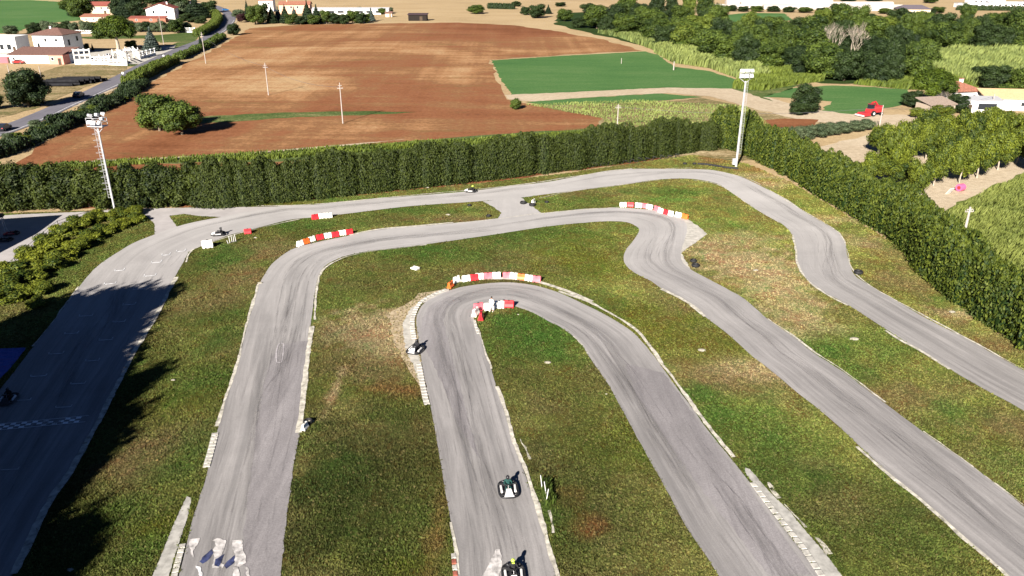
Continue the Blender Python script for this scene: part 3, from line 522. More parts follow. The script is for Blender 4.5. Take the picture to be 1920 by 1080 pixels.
# painted marks on the asphalt
def marks():
    mb = MB()
    def q(pts, z=.060): mb.add([tuple(G(a, b, z)) for a, b in pts], [tuple(range(len(pts)))[::-1]], M_mark)
    for cx, cy, wd in ((261, 542, 22), (241, 571, 22), (222, 603, 22), (197, 637, 24), (172, 676, 24), (145, 719, 26), (160, 592, 24), (133, 625, 24), (104, 663, 26), (71, 705, 28), (118, 763, 28), (42, 750, 28), (292, 492, 17), (223, 507, 16), (205, 532, 20), (280, 517, 20), (16, 880, 34), (338, 471, 15), (310, 478, 14)):
        h = 1.6
        q([(cx - wd / 2, cy + h), (cx + wd / 2, cy), (cx + wd / 2, cy - 1.2), (cx - wd / 2, cy + h - 1.2)][::-1])
        q([(cx + wd / 2 - 1, cy), (cx + wd / 2 + 2.5, cy - 5), (cx + wd / 2 + 4, cy - 5), (cx + wd / 2 + 1, cy)])
        q([(cx - wd / 2 - 1, cy + h), (cx - wd / 2 + .5, cy + h - 4), (cx - wd / 2 + 2, cy + h - 4), (cx - wd / 2 + 1, cy + h)])
    o = mb.build("grid_markings"); tag(o, kind="structure")
    mb = MB(); p0 = G(-110, 811, .058); p1 = G(163, 785, .058); t = (p1 - p0); L = t.length; t.normalize(); s = Vector((-t.y, t.x, 0)); n = int(L / .42)
    for i in range(n):
        for j in range(3):
            if (i + j) % 2 == 0 and random.random() < .93:
                a = p0 + t * (i * .42) + s * (j * .3 - .45); mb.add([a, a + t * .4, a + t * .4 + s * .29, a + s * .29], [(0, 1, 2, 3)], M_chk)
    for j in (-.5, .48):
        a = p0 + s * j; b = p1 + s * j; mb.add([a, b, b + s * .05, a + s * .05], [(0, 1, 2, 3)], M_chk)
    o = mb.build("chequered_start_line"); tag(o, kind="structure")
    def blob(name, outl, mat=M_white, z=.062): o = poly(name, outl, z, mat, jit=.045)
    blob("worn_white_patch", [(356, 1013), (375, 1010), (371, 1022), (362, 1034), (363, 1047), (358, 1040), (355, 1025)])
    blob("worn_white_patch", [(398, 1015), (408, 1010), (424, 1014), (421, 1028), (417, 1040), (410, 1056), (412, 1066), (398, 1066), (402, 1048), (399, 1032), (405, 1024), (403, 1016)])
    blob("worn_white_patch", [(436, 1014), (454, 1013), (456, 1030), (460, 1040), (462, 1056), (450, 1064), (440, 1062), (441, 1040), (436, 1030)])
    blob("worn_white_patch", [(437, 1066), (446, 1064), (450, 1080), (448, 1095), (438, 1095)])
    blob("worn_white_patch", [(461, 1064), (466, 1066), (470, 1090), (464, 1092)])
    blob("worn_white_patch", [(412, 1055), (421, 1060), (418, 1066), (410, 1062)])
    blob("worn_white_patch", [(367, 1062), (376, 1064), (380, 1080), (376, 1090), (372, 1072)], M_mark)
    blob("blue_paint_smear", [(374, 1054), (384, 1042), (398, 1030), (401, 1038), (392, 1050), (380, 1058)], M_smear, .052)
    blob("blue_paint_smear", [(404, 1050), (414, 1044), (421, 1040), (416, 1052), (410, 1064), (402, 1062)], M_smear, .070)
    blob("blue_paint_smear", [(420, 1062), (428, 1052), (440, 1042), (441, 1054), (432, 1062), (424, 1068)], M_smear, .052)
    blob("painted_arrow", [(930, 1031), (938, 1031), (942, 1058), (936, 1082), (938, 1110), (895, 1110), (905, 1080), (918, 1055)], z=.058)
    # faint outline mark on the middle track
    P = [G(*p) for p in [(519, 680), (518, 665), (521, 650), (526, 644), (532, 646), (531, 662), (527, 681), (519, 680)]]
    P = smooth_line(P, .3); mb = MB()
    for i in range(len(P) - 1):
        t = (P[i + 1] - P[i]).normalized(); s = Vector((t.y, -t.x, 0)) * .07
        a, b = P[i], P[i + 1]; mb.add([(a - s) + Vector((0, 0, .064)), (a + s) + Vector((0, 0, .064)), (b + s) + Vector((0, 0, .064)), (b - s) + Vector((0, 0, .064))], [(0, 1, 2, 3)], M_faint)
    tag(mb.build("faint_outline_mark"), kind="structure")
M_faint = plain("faint_worn_paint", (.33, .31, .32), .9, .1, .2, 3)
M_smear = plain("dark_blue_smear_paint", (.04, .05, .12), .9, .1, .5, 2.0)
marks()

# ---------------------------------------------------------------- grass tufts (real blades)
def tufts():
    N = 520000
    px = rng.uniform(-60, 1980, N); u = rng.uniform(0, 1, N)
    ymin, ymax = 28.0, 150.0
    Y = ymin * (ymax / ymin) ** u ** 1.15
    X = (px - 960) / F * (Y * ct + CH * st)
    ok = inpoly(X, Y, lawn_w)
    for P in POLYS: ok &= ~inpoly(X, Y, P)
    X, Y = X[ok], Y[ok]; n = len(X)
    col = tone_at(X, Y) * rng.uniform(.5, 1.55, n)[:, None] * (1 + rng.normal(0, .05, (n, 3)))
    dry = rng.uniform(0, 1, n) < .06; col[dry] = col[dry] * .5 + np.array((.17, .14, .06)) * .5
    h = rng.uniform(.04, .14, n); r = rng.uniform(.03, .085, n) * (1 + .006 * (Y - 40))
    V = []; 
    lean = rng.normal(0, .06, (n, 2))
    vs = np.zeros((n, 3, 3, 3), dtype=np.float32)
    for k in range(3):
        a = rng.uniform(0, 2 * np.pi, n); dx, dy = np.cos(a) * r, np.sin(a) * r; ox, oy = rng.normal(0, .05, n), rng.normal(0, .05, n)
        vs[:, k, 0] = np.stack([X + ox - dx, Y + oy - dy, np.full(n, -.02)], 1); vs[:, k, 1] = np.stack([X + ox + dx, Y + oy + dy, np.full(n, -.02)], 1)
        vs[:, k, 2] = np.stack([X + ox + lean[:, 0] - dy * .6, Y + oy + lean[:, 1] + dx * .6, h * rng.uniform(.6, 1.1, n)], 1)
    me = npmesh("grass_tufts", vs.reshape(-1, 3), np.arange(n * 9).reshape(-1, 3), M_tuft, col=np.repeat(col, 9, 0))
    tag(link("grass_tufts", me), kind="stuff"); print("tufts", n)
tufts()

# ---------------------------------------------------------------- foliage
def leafcards(P, N, size, tint, up=.0, long=1.0):
    n = len(P); N = N + rng.normal(0, .55, (n, 3)); N[:, 2] += up; N /= np.linalg.norm(N, axis=1)[:, None]
    T = np.cross(N, rng.normal(0, 1, (n, 3))); T /= np.linalg.norm(T, axis=1)[:, None] + 1e-9; Bv = np.cross(N, T)
    s = (size * rng.uniform(.6, 1.35, n))[:, None]
    v = np.stack([P - T * s * long, P + Bv * s * .6 + N * s * .15, P + T * s * long, P - Bv * s * .6 + N * s * .15], 1)
    return v.reshape(-1, 3), np.arange(n * 4).reshape(-1, 4), np.repeat(tint, 4)
def lobe_core(c, r, V, Fc, T, seed):
    nu, nv = 10, 7; b0 = sum(len(x) for x in V); vs = []
    for j in range(nv + 1):
        for i in range(nu):
            b = math.pi * j / nv; a = 2 * math.pi * i / nu; k = .74 + .12 * math.sin(3 * a + seed) * math.sin(2 * b + seed * 2)
            vs.append((c[0] + r[0] * k * math.sin(b) * math.cos(a), c[1] + r[1] * k * math.sin(b) * math.sin(a), c[2] + r[2] * k * math.cos(b)))
    fs = [(b0 + j * nu + i, b0 + (j + 1) * nu + i, b0 + (j + 1) * nu + (i + 1) % nu, b0 + j * nu + (i + 1) % nu) for j in range(nv) for i in range(nu)]
    V.append(np.array(vs)); Fc.append(np.array(fs)); T.append(np.full(len(vs), .12))
def crown_mesh(name, lobes, per_m2, size, mat, up=.1, long=1.0, core=True, flat=0):
    V, Fc, T = [], [], []
    for i, (c, r) in enumerate(lobes):
        if core: lobe_core(c, r, V, Fc, T, i * 1.7)
    for i, (c, r) in enumerate(lobes):
        c = np.array(c); r = np.array(r); area = 4 * math.pi * ((r[0] * r[1]) ** 1.6 / 3 + (r[0] * r[2]) ** 1.6 / 3 + (r[1] * r[2]) ** 1.6 / 3) ** (1 / 1.6)
        n = int(area * per_m2); d = rng.normal(0, 1, (n, 3)); d /= np.linalg.norm(d, axis=1)[:, None]
        k = 1 + .13 * np.sin(d[:, 0] * 5 + i) * np.cos(d[:, 1] * 6 + i * 2) * np.sin(d[:, 2] * 5 + i) + rng.uniform(-.30, .12, n)
        P = c + d * r * k[:, None]
        keep = np.ones(n, dtype=bool)
        for j, (c2, r2) in enumerate(lobes):
            if j != i: keep &= (((P - np.array(c2)) / (np.array(r2) * .72)) ** 2).sum(1) > 1
        keep &= P[:, 2] > .05; P = P[keep]; dd = (d / r); dd /= np.linalg.norm(dd, axis=1)[:, None]; dd = dd[keep]
        tint = np.clip(.5 + .22 * np.sin(i * 2.1) + rng.normal(0, .2, len(P)), 0, 1)
        v, f, t = leafcards(P, dd, size, tint, up, long); b0 = sum(len(x) for x in V); V.append(v); Fc.append(f + b0); T.append(t)
    return npmesh(name, np.concatenate(V), np.concatenate(Fc), mat, tint=np.concatenate(T))
def rand_lobes(n, R_, H0, H1, rr, seed, squash=.8, top=.65):
    r_ = random.Random(seed); out = []; hc = (H0 + H1) / 2
    out.append(((0, 0, hc), (R_ * .62, R_ * .62, (H1 - H0) * .40)))
    for i in range(n):
        a = 2.399 * i + r_.uniform(-.4, .4); q = (i + .5) / n; z = H0 + (H1 - H0) * (.12 + .76 * q)
        e = math.sqrt(max(.05, 1 - ((z - hc) / ((H1 - H0) * .56)) ** 2)); rad = (R_ - rr * .8) * e * r_.uniform(.75, 1.08); s = rr * r_.uniform(.7, 1.25)
        out.append(((math.cos(a) * rad, math.sin(a) * rad, z), (s, s, s * squash)))
    return out
M_bark = plain("tree_bark", (.13, .10, .07), .95, .1, .35, 3)
M_pale_bark = plain("pale_bark", (.34, .29, .23), .95, .1, .3, 3)
L_mid = leafmat("leaves_mid_green", (.010, .024, .004), (.090, .128, .017), .15)
L_dark = leafmat("leaves_dark_green", (.006, .015, .004), (.034, .056, .013), .12)
L_hedge = leafmat("leaves_hedge", (.006, .015, .003), (.058, .076, .010))
L_hedge2 = leafmat("leaves_bright_hedge", (.010, .027, .004), (.125, .150, .014))
L_lime = leafmat("leaves_yellow_green", (.035, .060, .008), (.16, .20, .028), .3)
L_olive = leafmat("leaves_olive_grey", (.035, .055, .026), (.12, .15, .075))
L_pine = leafmat("needles_pine", (.018, .036, .004), (.095, .135, .010))
L_conif = leafmat("needles_dark_conifer", (.006, .016, .007), (.030, .050, .020))
L_silver = leafmat("needles_silver_fir", (.03, .045, .035), (.11, .14, .12))
L_reed = leafmat("reed_blades", (.06, .095, .025), (.26, .30, .085), .3)
L_ivy = leafmat("leaves_low_shrub", (.016, .036, .004), (.19, .21, .018), .25)
L_purple = leafmat("leaves_purple", (.02, .006, .008), (.05, .018, .018))
L_dry = leafmat("dry_twigs", (.10, .07, .04), (.26, .17, .10))
def trunk_mesh(H0, Rr, r0, mat, nl=6, seed=0, base=0):
    r_ = random.Random(seed); mb = MB(); x = r_.uniform(-.3, .3)
    mb.tube([(0, 0, base - .3), (x * .3, .1, H0 * .5), (x, 0, H0), (x, .1, H0 * 1.5 + 1)], [r0 * 1.3, r0, r0 * .8, r0 * .3], mat, 8)
    for k in range(nl):
        a = 2 * math.pi * k / nl + r_.uniform(-.3, .3); e = Rr * .6
        mb.tube([(x * .8, 0, H0 * r_.uniform(.7, 1)), (math.cos(a) * e * .4, math.sin(a) * e * .4, H0 + 1.0), (math.cos(a) * e, math.sin(a) * e, H0 + 2.4)], [r0 * .5, r0 * .35, r0 * .12], mat, 6)
    return mb.mesh("trunk")
PROTO = {}
def proto(kind, crown, trunk): PROTO.setdefault(kind, []).append((crown, trunk))
for s in range(3):
    proto("broad", crown_mesh("crown", rand_lobes(15, 4.2, .8, 9, 1.75, s), 15, .23, L_mid), trunk_mesh(2.4, 4, .28, M_bark, seed=s))
    proto("dark", crown_mesh("crown", rand_lobes(13, 4.2, .4, 9, 1.8, 10 + s), 14, .24, L_dark), trunk_mesh(2.2, 4, .3, M_bark, seed=s))
    proto("orchard", crown_mesh("crown", rand_lobes(12, 3.1, 1.5, 6.0, 1.35, 20 + s), 24, .17, leafmat("leaves_orchard", (.014, .030, .004), (.155, .185, .016), .2) if s == 0 else bpy.data.materials["leaves_orchard"]), trunk_mesh(1.9, 3, .16, M_pale_bark, seed=s))
for s in range(2):
    proto("bush", crown_mesh("crown", rand_lobes(11, 3.2, .0, 4.6, 1.4, 30 + s), 18, .20, L_mid), trunk_mesh(1.0, 2.5, .12, M_bark, seed=s))
    proto("olive", crown_mesh("crown", rand_lobes(9, 2.0, .4, 3.6, 1.0, 40 + s), 34, .13, L_olive), trunk_mesh(1.0, 1.8, .12, M_bark, seed=s))
    proto("lime", crown_mesh("crown", rand_lobes(12, 3.8, .3, 7.5, 1.6, 50 + s), 16, .22, L_lime), trunk_mesh(2, 3, .2, M_bark, seed=s))
    proto("shrub", crown_mesh("crown", rand_lobes(8, 1.5, .0, 1.7, .62, 60 + s), 90, .095, L_ivy, up=.5, long=1.5), trunk_mesh(.4, 1.2, .05, M_bark, seed=s))
    proto("hedgetree", crown_mesh("crown", rand_lobes(14, 2.4, .1, 6.4, 1.15, 70 + s, 1.25), 30, .17, L_hedge, up=.25, long=1.25), trunk_mesh(1.4, 2, .14, M_bark, seed=s))
def conifer_lobes(H, Rb, n=9, dr=1.0):
    out = []
    for i in range(n):
        q = i / (n - 1); z = H * (.10 + .84 * q); r_ = max(.25, Rb * (1 - q) ** .85); m = 5 if q < .7 else 2
        for k in range(m):
            a = 2 * math.pi * k / m + i * .9; out.append(((math.cos(a) * r_ * .45 * dr, math.sin(a) * r_ * .45 * dr, z), (r_ * .58, r_ * .58, H * .075)))
    return out
proto("conifer", crown_mesh("crown", conifer_lobes(10, 2.9), 15, .20, L_conif, up=.1, long=1.5), trunk_mesh(3, .5, .2, M_bark, 0))
proto("silver", crown_mesh("crown", conifer_lobes(8, 2.2), 22, .17, L_silver, up=.1, long=1.5), trunk_mesh(2.5, .5, .16, M_bark, 0))
proto("cedar", crown_mesh("crown", conifer_lobes(13, 6.0, 8, 1.25), 12, .28, L_conif, up=.3, long=1.5), trunk_mesh(4, 1, .4, M_bark, 0))
def umb():
    out = [((0, 0, 5.9), (3.6, 3.6, 2.0))]
    for k in range(13):
        a = 2.399 * k; q = math.sqrt((k + .5) / 13); out.append(((math.cos(a) * 3.6 * q, math.sin(a) * 3.6 * q, 7.2 - 3.0 * q * q + .2 * math.sin(k * 3)), (1.5, 1.5, 1.3)))
    return out
proto("pine", crown_mesh("crown", umb(), 30, .17, L_pine, up=.5, long=1.5), trunk_mesh(3.8, 3.6, .34, M_pale_bark, 7))
proto("purple", crown_mesh("crown", rand_lobes(8, 3.4, .8, 7, 1.6, 90), 16, .22, L_purple), trunk_mesh(2, 3, .2, M_bark))
def bare(seed=1):
    r_ = random.Random(seed); mb = MB()
    def br(p, d, L, r, k):
        q = p + d * L; m = p + d * L * .5 + Vector((r_.uniform(-.1, .1), r_.uniform(-.1, .1), 0)) * L
        mb.tube([p, m, q], [r, r * .8, r * .6], M_pale_bark, 5, False)
        if k:
            for _ in range(3 if k > 1 else 4): br(q, (d + Vector((r_.uniform(-.7, .7), r_.uniform(-.7, .7), r_.uniform(-.1, .5)))).normalized(), L * r_.uniform(.6, .85), r * .55, k - 1)
    for a in range(3): br(Vector((0, 0, -.2)), Vector((math.cos(a * 2.1) * .35, math.sin(a * 2.1) * .35, 1)).normalized(), 3.6, .20, 4)
    return mb.mesh("branches")
BARE = [bare(1), bare(5)]
SIZE = {"broad": (8.6, 9), "dark": (8.6, 9), "orchard": (6.6, 6.2), "bush": (6.8, 4.8), "olive": (4.3, 3.8), "lime": (7.8, 7.6), "shrub": (3.4, 1.9), "hedgetree": (4.8, 6.6), "conifer": (5.8, 10.2), "silver": (4.4, 8.2), "cedar": (13, 13.4), "pine": (9.8, 8.3), "purple": (7, 7.2)}
def plant(kind, pos, wd, ht, label, cat="tree", group=None, name=None, tr=True):
    cr, tk = PROTO[kind][random.randrange(len(PROTO[kind]))]; w0, h0 = SIZE[kind]
    nm = name or {"broad": "broadleaf_tree", "dark": "dark_tree", "orchard": "orchard_tree", "bush": "bush", "olive": "olive_tree", "lime": "pale_tree", "shrub": "low_shrub", "hedgetree": "hedge_tree", "conifer": "conifer_tree", "silver": "silver_fir", "cedar": "cedar_tree", "pine": "umbrella_pine", "purple": "purple_tree"}[kind]
    e = empty(nm, (pos[0], pos[1], -.05), random.uniform(0, 6.28), label, cat, group); s = wd / w0; e.scale = (s, s, ht / h0)
    c = link("crown", cr, e); 
    if tr: link("trunk", tk, e)
    return e
def tree(kind, px, yb, yt, wpx, label, cat="tree", group=None, **k):
    p = G(px, yb); wd = wpx * mpp(px, yb); p = p + Vector((0, wd * .12, 0)); return plant(kind, p, wd, max(1.0, HT(yb, yt + 2)), label, cat, group, **k)

# ---- hedges
def plumes(name, pts, width, h, spacing, dens, label, mat=L_hedge, rows=2, hv=.1, size=.17, pr=.75, cat="hedge", long=1.5, up=.9, world=False):
    P = smooth_line([Vector((*p, 0)) if world else G(*p) for p in pts], spacing * .85); V, Fc, T = [], [], []; nb = 0
    hs = [h] * len(P) if not callable(h) else [h(i / len(P)) for i in range(len(P))]
    for i in range(len(P)):
        t = (P[min(i + 1, len(P) - 1)] - P[max(i - 1, 0)]).normalized(); s = Vector((-t.y, t.x, 0))
        for r_ in range(rows):
            o = (r_ - (rows - 1) / 2) * width / max(1, rows - .4); c = P[i] + s * (o + random.uniform(-.3, .3)) + t * random.uniform(-.55, .55)
            H_ = hs[i] * random.uniform(1 - hv, 1 + hv * .7); rad = pr * random.uniform(.75, 1.45)
            nz = 6; ring = []
            for j in range(nz):           # solid heart of the plume
                z = H_ * .93 * j / (nz - 1); k = rad * (.62, .72, .72, .66, .5, .08)[j]
                for q in range(6): a = q * math.pi / 3; ring.append((c.x + k * math.cos(a), c.y + k * math.sin(a), z))
            V.append(np.array(ring)); T.append(np.full(len(ring), .1))
            Fc.append(np.array([(nb + j * 6 + q, nb + j * 6 + (q + 1) % 6, nb + (j + 1) * 6 + (q + 1) % 6, nb + (j + 1) * 6 + q) for j in range(nz - 1) for q in range(6)])); nb += len(ring)
            n = int(dens * rad ** .6 * H_ * 5.6); z = rng.uniform(0, 1, n) ** .85; a = rng.uniform(0, 2 * np.pi, n); k = rad * np.interp(z, [0, .15, .7, .9, 1], [.85, 1.0, .95, .65, .12]) * rng.uniform(.75, 1.22, n)
            Pp = np.stack([c.x + np.cos(a) * k, c.y + np.sin(a) * k, z * H_ * 1.02], 1); N = np.stack([np.cos(a), np.sin(a), np.full(n, .35)], 1)
            tint = np.clip(.46 + random.uniform(-.06, .06) + .13 * np.sin(Pp[:, 0] * 1.9 + Pp[:, 2] * 2.3) * np.sin(Pp[:, 1] * 2.1 + Pp[:, 2] * 1.7 + 1) + rng.normal(0, .2, n), 0, 1)
            N = N + rng.normal(0, .45, (n, 3)); N /= np.linalg.norm(N, axis=1)[:, None]; U = np.array((0, 0, 1.0)) * up + rng.normal(0, .35, (n, 3)) + N * .3
            Bv = np.cross(N, U); Bv /= np.linalg.norm(Bv, axis=1)[:, None]; TT = np.cross(Bv, N); sz = (size * rng.uniform(.6, 1.4, n))[:, None]
            v = np.stack([Pp - TT * sz * long * .5, Pp + Bv * sz * .55, Pp + TT * sz * long, Pp - Bv * sz * .55], 1).reshape(-1, 3)
            V.append(v); Fc.append(np.arange(n * 4).reshape(-1, 4) + nb); T.append(np.repeat(tint, 4)); nb += n * 4
    me = npmesh(name, np.concatenate(V), np.concatenate(Fc), mat, tint=np.concatenate(T)); print(name, nb)
    return tag(link(name, me), label, cat)
def hfar(t): return 6.3 - .9 * max(0, (t - .6) * 2.5) + .45 * math.sin(t * 37) + .3 * math.sin(t * 91) + (.6 if .72 < t < .9 else 0)
plumes("tall_hedge", [(392, 385), (480, 379), (600, 367), (750, 351), (900, 334), (1050, 316), (1200, 296), (1290, 282), (1330, 278)], 3.0, hfar, .95, 30, "long dark green hedge behind the outer track, ending at the tall floodlight", size=.13, pr=1.3, hv=.10)
plumes("tall_hedge", [(1345, 272), (1400, 284), (1480, 322), (1600, 392), (1700, 452), (1760, 515), (1860, 594), (1960, 655), (2100, 740), (2300, 860)], 3.6, lambda t: 6.0 + .35 * math.sin(t * 40) + (1.2 if t < .06 else 0), .9, 19, "bright green hedge running down the right side of the outer track", L_hedge2, rows=3, size=.17, hv=.12, pr=1.05)
hx = [(-70, 398, 292), (-25, 395, 300), (15, 394, 312), (52, 392, 306), (92, 391, 310), (130, 391, 316), (165, 390, 314), (200, 390, 318), (243, 389, 312), (272, 388, 316), (300, 387, 308), (332, 386, 312), (366, 385, 306), (395, 384, 300)]
hn = ["leftmost", "second", "third", "fourth", "fifth", "sixth", "seventh", "eighth", "ninth", "tenth", "eleventh", "twelfth", "thirteenth", "fourteenth"]
for i, (x, yb, yt) in enumerate(hx):
    tree("hedgetree", x, yb, yt, 62, f"bushy dark tree of the left screen behind the pit lane, {hn[i]} from the left edge" , "tree", "bushy trees screening the pit lane")
# low shrubs between the pit lane and the outer track
k = 0
for (x, y, wp, hp) in [(30, 512, 62, 1.6), (62, 486, 58, 1.5), (95, 462, 54, 1.5), (120, 440, 50, 1.4), (150, 424, 48, 1.4), (182, 412, 46, 1.3), (215, 408, 44, 1.2), (245, 402, 44, 1.1), (258, 415, 36, 1.0),
    (5, 545, 60, 1.5), (60, 525, 56, 1.3), (92, 505, 54, 1.4), (118, 486, 52, 1.4), (145, 466, 50, 1.3), (172, 450, 46, 1.2), (200, 436, 44, 1.1), (228, 425, 40, 1.0), (-30, 572, 64, 1.6), (30, 560, 60, 1.3), (75, 548, 50, 1.2), (-70, 610, 64, 1.5), (70, 575, 40, 1.0)]:
    p = G(x, y); plant("shrub", p, wp * mpp(x, y) * 1.22, hp * 1.1, "low yellow-green spreading shrub on the bank between pit lane and outer track", "shrub", "low shrubs on the bank beside the pit lane", tr=False); k += 1
# ---------------------------------------------------------------- lone trees and farmland trees
tree("broad", 296, 247, 176, 78, "large round dark green bush standing alone in the red field, left half of the pair", "bush", group=None)
tree("broad", 339, 254, 188, 76, "large round dark green bush standing alone in the red field, right half of the pair", "bush")
tree("dark", 50, 202, 128, 72, "dark rounded tree beside the stack of black pipes at the left")
tree("dark", -12, 205, 172, 40, "dark bush cut by the left edge of the picture near the road", "bush")
tree("pine", 218, 98, 28, 84, "big umbrella pine with bright green dome beside the white yard wall")
tree("silver", 284, 96, 48, 34, "grey-blue fir standing right of the umbrella pine")
tree("conifer", 174, 95, 79, 6, "tiny slim cypress left of the umbrella pine trunk")
tree("dark", 1512, 213, 155, 58, "lone dark round tree between the dirt path and the green plot")
tree("dark", 1500, 216, 190, 40, "low dark bush under the lone round tree by the dirt path", "bush")
tree("broad", 893, 26, 7, 32, "lone round tree in the pale stubble at the top centre")
tree("bush", 966, 205, 184, 24, "small brown dry bush at the corner of the long green field", "bush")
tree("conifer", 377, 93, 62, 10, "slim dark cypress beside the road bend and the utility pole")
for i, (x, yb, yt, wp, kd, lb) in enumerate([(150, 36, -10, 46, "broad", "tall tree behind the red-roofed farmhouse, left side"), (182, 18, -25, 50, "cedar", "dark cedar behind the red-roofed farmhouse"), (205, 22, -20, 44, "dark", "dark tree between the farmhouse and the villa, left one"),
    (237, 34, -15, 50, "cedar", "broad dark cedar left of the white villa"), (262, 38, -2, 40, "dark", "dark tree right against the left wall of the white villa"), (310, 6, -30, 60, "dark", "dark tree rising behind the roof of the white villa"), (340, 34, 2, 36, "olive", "grey-green tree right of the white villa"), (366, 34, -10, 56, "cedar", "wide dark cedar by the road bend at the top left"),
    (352, 42, 22, 30, "dark", "low dark tree in front of the cedar by the road bend"), (375, 44, 28, 26, "dark", "low dark tree beside the clipped yellow hedge"), (128, 22, -2, 40, "broad", "tree at the right end of the top left green meadow"), (222, 33, -6, 34, "dark", "dark tree just right of the farmhouse roof"), (247, 24, -14, 40, "dark", "tall dark tree between the two dark cedars left of the villa"), (142, 32, 4, 30, "dark", "dark tree at the left corner of the low red-roofed outbuilding"), (336, 22, -14, 44, "dark", "tall dark tree right behind the villa"), (390, 24, 0, 34, "dark", "dark tree between the wide cedar and the road bend"), (205, 12, -14, 40, "dark", "dark tree behind the farmhouse roof ridge"), (285, 10, -16, 44, "dark", "dark tree behind the left part of the villa roof")]):
    tree(kd, x, yb, yt, wp, lb)
for i, x in enumerate([70, 86, 103, 124, 138, 160, 178, 246, 262, 276, 292, 305, 320, 334, 350]):
    tree("olive" if i % 3 else "dark", x, 62 - (i > 6) * 2, 40 - (i % 2) * 3, 22, "grey-green garden tree in the row in front of the farmhouse and villa", "tree", "garden trees in front of the villa")
plumes("clipped_hedge", [(372, 68), (388, 60), (402, 50), (408, 38), (403, 28)], 3.2, 3.0, 1.0, 8, "clipped yellow-green hedge curving along the road bend", L_lime, 3, .03, .22, 1.1)
plumes("clipped_hedge", [(918, 16), (962, 17)], 3, 3.5, 1.4, 6, "dark clipped hedge block in the stubble at the top centre", L_dark, 2, .05, .3, 1.3)
# roadside bank
plumes("roadside_bank_shrubs", [(-60, 305), (0, 287), (60, 262), (120, 236), (180, 206), (235, 178), (262, 160)], 4.6, lambda t: 1.5 + .6 * math.sin(t * 23) + .3 * math.sin(t * 61), 1.3, 9, "dark shrubs on the shaded bank between the public road and the red field", L_dark, 3, .3, .26, 1.3)
for i in range(16):
    t = i / 15; x = -20 + 250 * t + random.uniform(-8, 8); y = 287 - 105 * t + random.uniform(-14, 10)
    tree("lime" if i % 3 == 0 else "shrub" if i % 3 == 1 else "olive", x, y, y - random.uniform(9, 18), random.uniform(18, 34), "scrubby bush on the shaded bank between the road and the red field", "bush", "scrubby bushes on the roadside bank", tr=False)
plumes("roadside_reeds", [(244, 160), (268, 146), (295, 132), (325, 118)], 4.0, 2.4, 1.1, 14, "bright green reeds on the roadside bank above the shaded shrubs", L_lime, 3, .2, .25, .8, "reeds")
plumes("roadside_shrubs", [(335, 112), (360, 100), (392, 86), (415, 72)], 3.0, 2.0, 1.2, 12, "low green shrubs along the road below the bend", L_mid, 2, .3, .24, 1.0)
for i, (x, yb, yt, wp, kd, lb) in enumerate([(437, 66, 42, 24, "dark", "round dark bush at the inside of the road bend"), (452, 42, 22, 20, "purple", "purple-leaved tree at the top of the road bend"), (447, 34, 16, 28, "olive", "pale bush left of the conifer group at the road bend"), (478, 46, 8, 34, "broad", "tall green tree at the left end of the conifer group"),
    (465, 40, -4, 14, "conifer", "slim cypress between the purple tree and the green tree")]): tree(kd, x, yb, yt, wp, lb, "bush" if "bush" in lb else "tree")
cg = [(492, 45, 5, 26, "dark"), (510, 44, 8, 22, "conifer"), (522, 42, 10, 18, "silver"), (535, 44, 6, 22, "conifer"), (548, 46, 24, 28, "broad"), (552, 38, 10, 16, "silver"), (577, 44, -2, 28, "conifer"), (594, 44, 6, 26, "conifer"), (563, 46, 28, 20, "dark"), (588, 46, 26, 26, "broad"), (612, 45, 18, 22, "broad"), (628, 45, 22, 26, "dark"), (645, 45, 24, 24, "dark"), (661, 44, 18, 26, "broad"), (676, 44, 22, 24, "dark"), (687, 43, 24, 18, "broad"), (696, 40, 12, 16, "silver"), (717, 27, 13, 18, "broad"), (730, 24, 12, 18, "olive"), (672, 20, 11, 16, "olive")]
cl = ["dark tree at the left end", "slim conifer near the left end", "silver fir near the pink house wall", "conifer left of the pink house", "low green tree before the pink house", "silver fir covering the pink house", "tallest conifer right of the pink house", "second tallest conifer right of the pink house", "low dark bush under the tallest conifer", "low green tree under the two tall conifers", "green tree before the left end of the white greenhouse", "first dark tree before the greenhouse", "second dark tree before the greenhouse", "round green tree covering the middle of the greenhouse", "dark tree right of the round one", "small green tree near the right end", "silver fir at the right end", "loose tree by the small barn", "grey tree right of the loose tree by the small barn", "small olive tree behind the greenhouse"]
for (x, yb, yt, wp, kd), lb in zip(cg, cl): tree(kd, x, yb, yt, wp, lb + ", above the red field")
# trees at the top, right of centre
ms = [(985, 28, 10, 20, "dark"), (1006, 34, 6, 34, "dark"), (1028, 26, 6, 14, "conifer"), (1058, 40, 16, 30, "broad"), (1107, 30, 3, 36, "dark"), (1088, 52, 30, 34, "dark"), (1115, 50, 28, 26, "dark"), (968, 12, 0, 18, "dark"), (1050, 12, 2, 22, "dark")]
ml = ["small dark tree left of the dark pair", "round dark tree in the stubble gap", "slim cypress beside the round dark tree", "leafy green tree at the corner where the wood starts", "lone dark round tree in front of the brown field", "dark bush at the wood edge above the red field, left one", "dark bush at the wood edge above the red field, right one", "tiny dark tree at the very top edge, left", "tiny dark tree at the very top edge, right"]
for (x, yb, yt, wp, kd), lb in zip(ms, ml): tree(kd, x, yb, yt, wp, lb + ", top of the picture")
